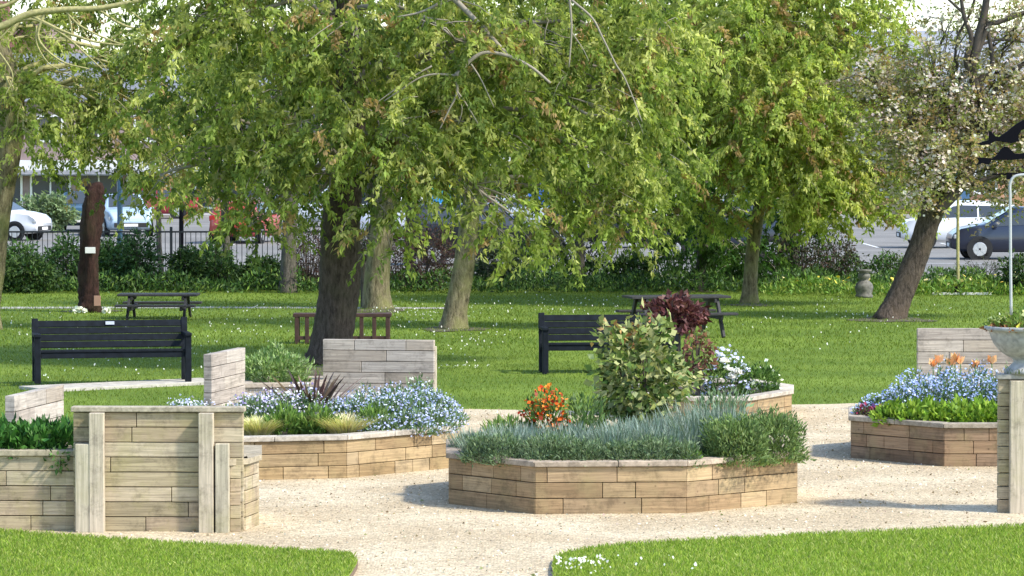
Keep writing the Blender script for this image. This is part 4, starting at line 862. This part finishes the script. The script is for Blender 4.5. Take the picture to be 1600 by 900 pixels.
tree('cherry_tree', 'leaning dark cherry trunk with pale blossom at the right', 66.3,
     [(1390, 500, 23), (1403, 470, 20), (1421, 430, 19), (1437, 390, 18), (1450, 350, 18), (1462, 315, 18), (1478, 285, 14)],
     [(1400, 200, 60, 70, 0, .42), (1470, 240, 75, 55, -.5, .5), (1540, 200, 70, 60, 0, .42), (1590, 270, 60, 40, 0, .42), (1480, 150, 80, 50, 0, .38), (1440, 110, 50, 45, 0, .22), (1580, 130, 60, 60, 0, .4), (1390, 130, 50, 40, 0, .3), (1430, 300, 55, 30, -.5, .35), (1350, 120, 40, 40, 0, .3), (1600, 20, 70, 50, 0, .25), (1650, 200, 80, 90, 0, .4), (1540, -90, 120, 60, 0, .2), (1450, 70, 50, 35, 0, .12), (1590, 60, 40, 50, 0, .16), (1500, 60, 50, 50, 0, .10), (1470, 30, 70, 25, .5, .1), (1550, 300, 40, 40, 0, .3)],
     'bark_cherry', 28, nspray=6, limbr=.4, pal=[(.34, .38, .13), (.40, .38, .20), (.26, .31, .09), (.42, .33, .21)], blossom=(5.5, .036), extra=ex_cherry, twigs='twig_dark', orange=.12, ll=.075, lw=.04, M_=5, K=3, droop=.2, down=.1, sprayr=(.25, .55), fork=(.9, .97))
# rust-coloured stump tree
rt = tree('tree_stump', 'tall rusty brown dead trunk with a small white plaque, left of the picnic table', 69.0,
     [(141, 486, 16), (141, 460, 15), (140, 420, 14.5), (140, 390, 15), (142, 350, 15.5), (146, 315, 15.5), (147, 295, 14), (145, 286, 8)], [], 'bark_rust', 29, sides=18, rough=.35)
rt['label'] = 'tall rusty brown dead trunk with a small white plaque, left of the picnic table'
b0 = rt.location
k = MB(); p = atd(141, 391, 68.75) - np.array(b0); k.box(p, (.2, .02, .12), (.8,) * 3); k.build('plaque', M['white'], rt, bevel=.004)
k = MB(); p = atd(152, 470, 68.7) - np.array(b0); k.box(p, (.13, .02, .2), (.5,) * 3); k.build('notice', plain('tan_notice', (.35, .2, .14), .7), rt, bevel=.004)
for px, lab in [(118, 'white flowers at the left foot of the rusty trunk'), (127, 'white flowers touching the foot of the rusty trunk on its left'), (165, 'white flowers at the right foot of the rusty trunk')]:
    P = dome(.10, .1, .12, 40, rs, .5, 1); o = dots('ground_flowers', P, .03, [(.8, .8, .76), (.6, .65, .5)], rs, None); o.location = gp_(px, 68.6, 0.02); tag(o, lab, 'flower')

# ------------------------------------------------------------------ border shrubs and ground cover
def bush(px, Y, wpx, hpx, pal, label, n=2200, ll=.11, lw=.045, z0=0.0, cat='shrub', name='border_shrub', tw='twig_dark', group=None, fill=.3):
    s = Y / FPX; shrub(name, gp_(px, Y, 0), wpx / 2 * s, .55, hpx * s, n, ll, lw, pal, label, cat, 14, z0, fill, tw, None, group)
DK = [(.03, .07, .018), (.05, .10, .025), (.02, .045, .012), (.08, .14, .03)]
MD = [(.05, .12, .025), (.09, .18, .04), (.03, .07, .02), (.13, .22, .06)]
bush(42, 78, 95, 56, DK, 'low dense dark hedge bush at the far left under the white car', 3000)
bush(105, 79.5, 80, 84, MD, 'tall leafy green shrub left of the rusty trunk')
bush(180, 79.8, 60, 76, MD, 'leafy green shrub just right of the rusty trunk')
bush(218, 79.2, 62, 88, [(.04, .10, .03), (.06, .13, .04), (.03, .06, .02)], 'dark pointed shrub left of the grey wooden post')
bush(292, 79.6, 60, 66, DK, 'dark shrub at the foot of the black post', 2600)
bush(330, 80.6, 70, 70, MD, 'green shrub before the railings right of the black post', 2200)
bush(150, 80.8, 60, 70, DK, 'dark shrub directly behind the rusty trunk', 2200)
bush(20, 80.5, 90, 70, MD, 'green shrub at the railings by the far left trunk', 2600)
bush(350, 79.5, 80, 44, DK, 'low dark shrub behind the left picnic table, right end')
bush(410, 79.8, 60, 50, DK, 'low dark shrub left of the slim grey trunk')
PUR = [(.07, .035, .035), (.10, .05, .045), (.04, .022, .02), (.09, .08, .04)]
bush(482, 79.5, 84, 98, PUR, 'purplish twiggy shrub between slim grey trunk and thick trunk', 2600, .07, .025)
bush(655, 79, 135, 106, PUR, 'wide purplish twiggy shrub behind the mossy curved trunk', 5000, .07, .025)
bush(782, 80, 90, 80, [(.035, .05, .03), (.05, .08, .04)], 'dark shrub right of the pale curved trunk', 1800)
bush(1250, 80.5, 110, 92, [(.05, .04, .03), (.07, .06, .03), (.03, .06, .02), (.10, .05, .04)], 'dark brownish shrub beyond the slim yellowish trunk', 2400, .08, .03)
bush(1540, 82, 90, 40, [(.05, .045, .03), (.06, .09, .03)], 'brownish twiggy shrub before the dark blue car', 800, .06, .02)
bush(1592, 77.5, 60, 60, DK, 'dark green shrub at the right edge below the dark blue car', 1400)
bush(75, 131, 80, 58, [(.20, .28, .13), (.26, .34, .18), (.14, .2, .09)], 'pale green rounded bush behind the white car', 2600, .2, .1)
def cover(name, x0, x1, y0, y1, n, h, pal, ll=.12, lw=.04):
    P = np.stack([RS.uniform(x0, x1, n), RS.uniform(y0, y1, n), np.zeros(n)], 1)
    hh = h * (.45 + .55 * (.5 + .5 * np.sin(P[:, 0] * 2.1 + np.sin(P[:, 0] * 5.3)))); P[:, 2] = RS.rand(n) * hh
    V = kites(P, RS.normal(size=(n, 3)) * .6 + np.array([0, -.2, .8]), ll * (.6 + .8 * RS.rand(n)), lw * (.6 + .8 * RS.rand(n)), RS)
    tag(quads(name, V, jitter(pal, n, RS, .3), M['plant']), kind='stuff')
cover('ground_cover', -13, 13, 77.6, 81, 26000, .50, MD + DK + [(.16, .25, .05)])
cover('ground_cover', -1, 9.5, 81.2, 82.4, 9000, 1.0, MD + DK)
cover('ground_cover', 5.5, 13, 76.2, 78.5, 5000, .35, [(.10, .2, .03), (.16, .28, .05), (.24, .32, .06)])
n = 120; P = np.stack([RS.uniform(6, 12.5, n), RS.uniform(76, 79, n), RS.uniform(.2, .42, n)], 1)[:45]
o = dots('daffodils', P, .05, [(.75, .6, .08), (.8, .7, .3)], RS, None); tag(o, kind='stuff')

# ------------------------------------------------------------------ railings
fr_ = empty('railing_fence', (0, 82.6, 0), 0, 'black metal railings running along the road behind the shrubs', 'fence')
for i in range(8):
    k = MB(); k.box((-16 + i * 2, 0, .68), (.06, .06, 1.36), (.1,) * 3); k.build('post', M['railpaint'], fr_)
k = MB(); k.box((-9, 0, 1.24), (14, .03, .04), (.1,) * 3); k.box((-9, 0, .18), (14, .03, .04), (.1,) * 3); k.build('rail', M['railpaint'], fr_)
k = MB()
for i in range(117):
    if i: k.box((-15.94 + i * .12, 0, .66), (.016, .016, 1.2), (.1,) * 3)
k.build('railings', M['railpaint'], fr_)

# ------------------------------------------------------------------ cars
def carpaint(name, c): 
    m, t, b = newmat(name); b.inputs['Base Color'].default_value = (*c, 1); b.inputs['Roughness'].default_value = .28; b.inputs['Coat Weight'].default_value = .6; b.inputs['Coat Roughness'].default_value = .08; return m
def interp(x, xs, ys): return float(np.interp(x, xs, ys))
def car(loc, rz, paint, label, kind='hatch', L_=4.1):
    root = empty('parked_car', loc, rz, label, 'car'); hw = .87
    if kind == 'hatch':
        X_ = [-.5, -.47, -.40, -.30, .08, .27, .33, .44, .49, .5]; RF = [.80, 1.0, 1.36, 1.46, 1.50, 1.02, .98, .88, .72, .60]; BT = [.80, .92, .96, .96, .94, .93, .93, .86, .72, .60]
    elif kind == 'suv':
        X_ = [-.5, -.485, -.45, -.38, .08, .22, .30, .44, .49, .5]; RF = [.9, 1.2, 1.56, 1.66, 1.68, 1.14, 1.08, 1.0, .85, .7]; BT = [.9, 1.05, 1.1, 1.1, 1.07, 1.06, 1.05, .98, .85, .7]
    else:
        X_ = [-.5, -.47, -.36, -.20, .05, .22, .30, .44, .49, .5]; RF = [.75, .92, 1.02, 1.40, 1.42, .98, .94, .84, .70, .58]; BT = [.75, .9, .95, .93, .91, .9, .89, .83, .70, .58]
    X_ = [x * L_ for x in X_]
    st = sorted(set([round(x, 3) for x in list(np.linspace(-.5 * L_, .5 * L_, 28)) + X_]))
    def sec(x):
        zr, zb = interp(x, X_, RF), interp(x, X_, BT); w = hw * (1 - .16 * abs(x / (L_ / 2)) ** 5); wr = w * (1 - .24 * min(1, max(0, (zr - zb) / .45)))
        zl = .22 + .12 * abs(x / (L_ / 2)) ** 8
        return [(w * .88, zl), (w * .98, zl + .1), (w, .5 * (zl + zb)), (w * .97, zb), (wr, max(zb + .001, zr - .06 * (zr > zb + .05))), (wr * .8, zr + .002), (0, zr + .02)]
    V = []; F = []
    for x in st:
        s = sec(x); ring = [(x, -y, z) for y, z in s] + [(x, y, z) for y, z in s[::-1][1:]]; V += ring
    n = 13
    for j in range(len(st) - 1):
        for i in range(n): F.append([j * n + i, j * n + (i + 1) % n, (j + 1) * n + (i + 1) % n, (j + 1) * n + i])
    F += [list(range(n))[::-1], [(len(st) - 1) * n + i for i in range(n)]]
    k = MB(); k.add(V, F); b = k.build('body', paint, root, smooth=True)
    for s in (-1, 1):   # side windows
        x0, x1 = X_[2] + .16, X_[5] - .18; cuts = [x0, x0 + (x1 - x0) * .46, x1]
        for a, c in zip(cuts[:-1], cuts[1:]):
            k = MB(); xs = np.linspace(a + .03, c - .03, 6); VV = []
            for x in xs:
                q = sec(x); (yb, zb), (yt, zt) = q[3], q[4]
                for t in (.1, .86): VV.append((x, s * (yb + (yt - yb) * t + .012), zb + (zt - zb) * t))
            k.add(VV, [[2 * i, 2 * i + 2, 2 * i + 3, 2 * i + 1] for i in range(5)]); k.build('side_window', M['glass'], root)
    for nm, xa, xb in (('windscreen', X_[4] + .05, X_[5] - .03), ('rear_window', X_[1] + .06 if kind != 'saloon' else X_[2] + .05, X_[3] - .06)):
        k = MB(); VV = []
        for x in (xa, xb):
            q = sec(x)
            for f in (-1, 1): VV.append((x + (.015 if nm == 'windscreen' else -.015), f * q[5][0] * .98, q[5][1] + .012))
        k.add(VV, [[0, 2, 3, 1]]); k.build(nm, M['glass'], root)
    for x in (-.31 * L_, .32 * L_):
        for s in (-1, 1):
            y = s * (hw - .10)
            w = empty('wheel', (x, y, .31), 0); w.parent = root
            k = MB(); k.lathe([(.20, -.10), (.29, -.10), (.315, -.07), (.315, .07), (.29, .10), (.20, .10)], n=26, axis='y'); k.build('tyre', M['tyre'], w, smooth=False)
            k = MB(); k.lathe([(.205, -.08), (.205, .08)], n=26, axis='y')
            k.build('rim', M['tyre'], w)
            k = MB(); k.lathe([(.21, s * .095), (.185, s * .104)], n=26, axis='y')
            for j in range(5):
                a = j * 1.2566; k.box((math.cos(a) * .1, s * .102, math.sin(a) * .1), (.2, .02, .05), (.5,) * 3, ry=-a)
            k.build('spokes', M['rim'], w)
            k = MB(); k.lathe([(.37, s * .085), (.37, s * .105)], n=26, axis='y'); k.build('wheel_arch', M['tyre'], w)
            w.children[-1].location = (0, -s * .005, 0)
    for s in (-1, 1):
        q = sec(L_ * .475); k = MB(); k.box((L_ * .475, s * .62, .66 if kind != 'suv' else .8), (.14, .3, .13), (.8,) * 3); k.build('headlight', M['metal'], root, bevel=.03)
        k = MB(); k.box((-L_ * .485, s * .66, .85), (.12, .2, .18), (.3, .01, .01)); k.build('tail_light', M['taillight'], root, bevel=.03)
        k = MB(); k.box((X_[5] - .2, s * (hw + .08), .98), (.12, .16, .11), (.1,) * 3); k.build('wing_mirror', paint, root, bevel=.02)
    k = MB(); k.box((L_ * .497, 0, .42), (.06, 1.2, .16), (.1,) * 3); k.build('grille', M['tyre'], root, bevel=.01)
    k = MB(); k.box((L_ * .5 + .02, 0, .42), (.02, .5, .1), (.8,) * 3); k.build('number_plate', M['white'], root)
    return root
M['taillight'] = plain('tail_light', (.35, .01, .01), .2)
PT = {'white': carpaint('white_car_paint', (.75, .76, .78)), 'red': carpaint('crimson_car_paint', (.30, .02, .04)), 'navy': carpaint('navy_car_paint', (.012, .018, .04)), 'silver': carpaint('silver_car_paint', (.42, .46, .50)),
      'blue': carpaint('blue_car_paint', (.02, .06, .09)), 'black': carpaint('black_car_paint', (.012, .012, .014)), 'bright': carpaint('bright_red_paint', (.36, .04, .03)), 'ice': carpaint('ice_blue_paint', (.38, .50, .62))}
def cx_(px, Y): return (px - 800) / FPX * Y
car((cx_(-18, 121), 121, 0), -.25, PT['white'], 'white car with its nose past the far left trunk')
car((cx_(118, 132), 134, 0), -1.5, PT['blue'], 'dark teal car half hidden behind the rusty trunk')
car((cx_(190, 127), 127, 0), -1.3, PT['ice'], 'pale blue car right of the rusty trunk')
car((cx_(248, 160), 156, 0), math.pi, PT['red'], 'dark red saloon seen side-on between the black posts', 'saloon', 4.3)
car((cx_(385, 118), 118, 0), 1.4, PT['bright'], 'bright red car seen end-on left of the slim grey trunk')
car((cx_(655, 120), 120, 0), -.3, PT['white'], 'white car between the mossy trunk and the pale curved trunk')
car((cx_(500, 140), 140, 0), .1, PT['silver'], 'silver car glimpsed left of the thick trunk')
car((cx_(755, 95), 96, 0), 0, PT['black'], 'black car behind the pale curved trunk', 'suv', 4.3)
car((cx_(855, 130), 130, 0), 0, PT['silver'], 'silver car farther off beyond the black car')
car((cx_(950, 112), 112, 0), 0, PT['black'], 'dark hatchback across the road behind the dark bench')
car((cx_(1128, 101), 101, 0), math.pi, PT['navy'], 'navy car with pale wheel rims left of the thin dark trunk', 'suv', 4.4)
car((cx_(1505, 112), 112, 0), math.pi, PT['white'], 'white car behind the dark blue car at the right', 'hatch', 4.1)
car((cx_(1600, 101), 101, 0), math.pi, PT['navy'], 'dark blue car at the right edge behind the slim stake', 'hatch', 4.3)

# ------------------------------------------------------------------ buildings
def building(name, x0, x1, Y, h, rh, wallm, roofm, label, floors=2, nwin=6, depth=9, shop=False, gable=False, chim=1, seed=0):
    rn = random.Random(seed); root = empty(name, ((x0 + x1) / 2, Y, 0), 0, label, 'building'); w = x1 - x0
    k = MB(); k.box((0, depth / 2, h / 2), (w, depth, h), (.5,) * 3)
    if gable: k.add([(-w / 2, 0, h), (w / 2, 0, h), (0, 0, h + rh), (-w / 2, depth, h), (w / 2, depth, h), (0, depth, h + rh)], [[0, 1, 2], [4, 3, 5]])
    k.build('wall', M[wallm], root)
    k = MB(); o = .35
    if gable:
        for s in (-1, 1): k.add([(s * (w / 2 + o), -o, h - .2), (s * (w / 2 + o), depth + o, h - .2), (0, depth + o, h + rh + .05), (0, -o, h + rh + .05), (s * (w / 2 + o), -o, h - .05), (s * (w / 2 + o), depth + o, h - .05), (0, depth + o, h + rh + .2), (0, -o, h + rh + .2)], [[0, 1, 2, 3], [4, 7, 6, 5], [0, 3, 7, 4], [1, 5, 6, 2], [0, 4, 5, 1]])
    else:
        k.add([(-w / 2 - o, -o, h), (w / 2 + o, -o, h), (w / 2 + o, depth + o, h), (-w / 2 - o, depth + o, h), (-w / 2 - o, depth / 2, h + rh), (w / 2 + o, depth / 2, h + rh)], [[0, 3, 2, 1], [0, 1, 5, 4], [2, 3, 4, 5], [0, 4, 3], [1, 2, 5]])
    rf = k.build('roof', M[roofm], root)
    for c in range(chim):
        k = MB(); x = w * (-.35 + .7 * c / max(1, chim - 1)) if chim > 1 else -w * .3
        k.box((x, depth / 2, h + rh + .4), (.8, .6, 1.6), (.5,) * 3); k.build('chimney', M['brick_red'], rf)
    fh = h / floors
    for f in range(floors):
        for i in range(nwin):
            x = -w / 2 + w * (i + .5) / nwin; sh = shop and f == 0; ww, wh = (w / nwin * .8, fh * .62) if sh else (min(1.3, w / nwin * .5), fh * .45); zc = f * fh + (fh * .42 if sh else fh * .52)
            fr = MB()
            for a, b_, c_, d_ in ((0, wh / 2, ww + .12, .1), (0, -wh / 2, ww + .12, .1), (-ww / 2, 0, .1, wh), (ww / 2, 0, .1, wh), (0, 0, .07, wh - .1)): fr.box((x + a, -.04, zc + b_), (c_, .12, d_), (.8,) * 3)
            fo = fr.build('window', M['white'], root); pn = MB(); pn.box((x, -.012, zc), (ww - .1, .03, wh - .1), (.1,) * 3); pn.build('pane', M['glass'], fo)
    if shop:
        k = MB(); k.box((0, -.18, fh * .86), (w * .98, .3, fh * .2), (.5,) * 3); k.build('fascia', M['render_white'], root)
        k = MB(); k.box((0, -.5, fh * .75), (w * .96, .9, .06), (.5,) * 3, rx=.3); k.build('canopy', M['roof_slate'], root)
    else:
        k = MB(); k.box((w * .22, -.05, 1.05), (1.0, .1, 2.1), (.5,) * 3); k.build('door', M['blue_door'], root)
    return root
M['blue_door'] = plain('blue_door', (.05, .12, .22), .5)
building('shop_building', -32, -11.5, 166, 5.3, 2.4, 'render_mauve', 'roof_slate', 'muted mauve row of shops with white windows, at the left beyond the road', 2, 9, 9, True, False, 2, 1)
building('brick_house', -27.5, -20.5, 176, 6.2, 3.2, 'brick_red', 'roof_tile', 'red brick house with its gable rising behind the shops', 2, 3, 9, False, True, 1, 2)
building('shop_building', -11, 4, 168, 5.8, 2.6, 'brick_red', 'roof_slate', 'dark brick shop building behind the thick trunk', 2, 6, 9, True, False, 2, 3)
building('white_house', 4.5, 14, 170, 5.6, 2.6, 'render_white', 'roof_tile', 'white rendered house behind the middle trees', 2, 4, 9, False, False, 1, 4)
building('brick_house', 14.6, 22.5, 160, 3.6, 2.0, 'brick_orange', 'roof_tile', 'low orange brick building left of the cherry tree', 1, 4, 8, False, False, 0, 5)
building('brick_house', 22.8, 27.5, 172, 3.0, 2.2, 'brick_orange', 'roof_tile', 'small brick house with a tan gable seen under the blossom', 1, 2, 8, False, True, 0, 6)
building('hall_building', 19, 33, 190, 6.4, 3.2, 'render_white', 'roof_blue', 'large building with a pale blue-grey roof rising behind the blossom', 2, 6, 12, False, False, 0, 7)
bush(560, 80.2, 90, 90, [(.03, .05, .025), (.05, .07, .03), (.06, .035, .03)], 'dark shrub just behind the mossy trunk and grey stake', 2600, .09, .035)
bush(905, 82.2, 120, 96, [(.03, .06, .025), (.05, .08, .03), (.035, .04, .03)], 'dark shrub by the road between the black car and the navy car', 1500, .09, .035)
bush(1310, 81.5, 70, 78, [(.04, .05, .025), (.07, .08, .03), (.06, .035, .03)], 'dark brown-green shrub left of the stone pedestal', 1700, .08, .03)
bush(985, 81.6, 80, 50, DK, 'low dark shrub beside the thin black post', 1500)
bush(1400, 82, 80, 52, [(.10, .14, .04), (.14, .18, .06), (.07, .09, .03)], 'thin light green shrub between pedestal and leaning cherry trunk', 1000, .08, .03)
bush(1130, 81, 90, 60, MD, 'green shrub just right of the thin dark trunk', 1800)
# banners and signs beyond the road
def flag(px, py, Y, w, h, cols, label, name='banner'):
    p = atd(px, py, Y); root = empty(name, (p[0], Y, 0), 0, label, 'banner')
    k = MB(); k.tube([(-w / 2, .03, 0), (-w / 2, .03, p[2] / 2), (-w / 2, .03, p[2] + h / 2)], .03, 6); k.build('pole', M['metal'], root)
    k = MB(); n = len(cols)
    for i, c in enumerate(cols): k.box((0, 0, p[2] + h / 2 - h * (i + .5) / n), (w, .02, h / n - .002), c)
    m, t, b = newmat('banner_cloth'); a = t.nodes.new('ShaderNodeAttribute'); a.attribute_name = 'Col'; t.links.new(a.outputs['Color'], b.inputs['Base Color']); k.build('cloth', m, root)
flag(686, 290, 118, .8, 1.3, [(.03, .15, .5), (.05, .4, .3), (.02, .25, .55)], 'blue and green banner seen left of the pale curved trunk top')
flag(842, 305, 118, .7, .8, [(.03, .12, .45)], 'blue banner among the leaves right of the pale curved trunk')
flag(886, 303, 118, .7, 1.0, [(.22, .02, .07), (.28, .03, .09)], 'crimson banner right of the blue one')
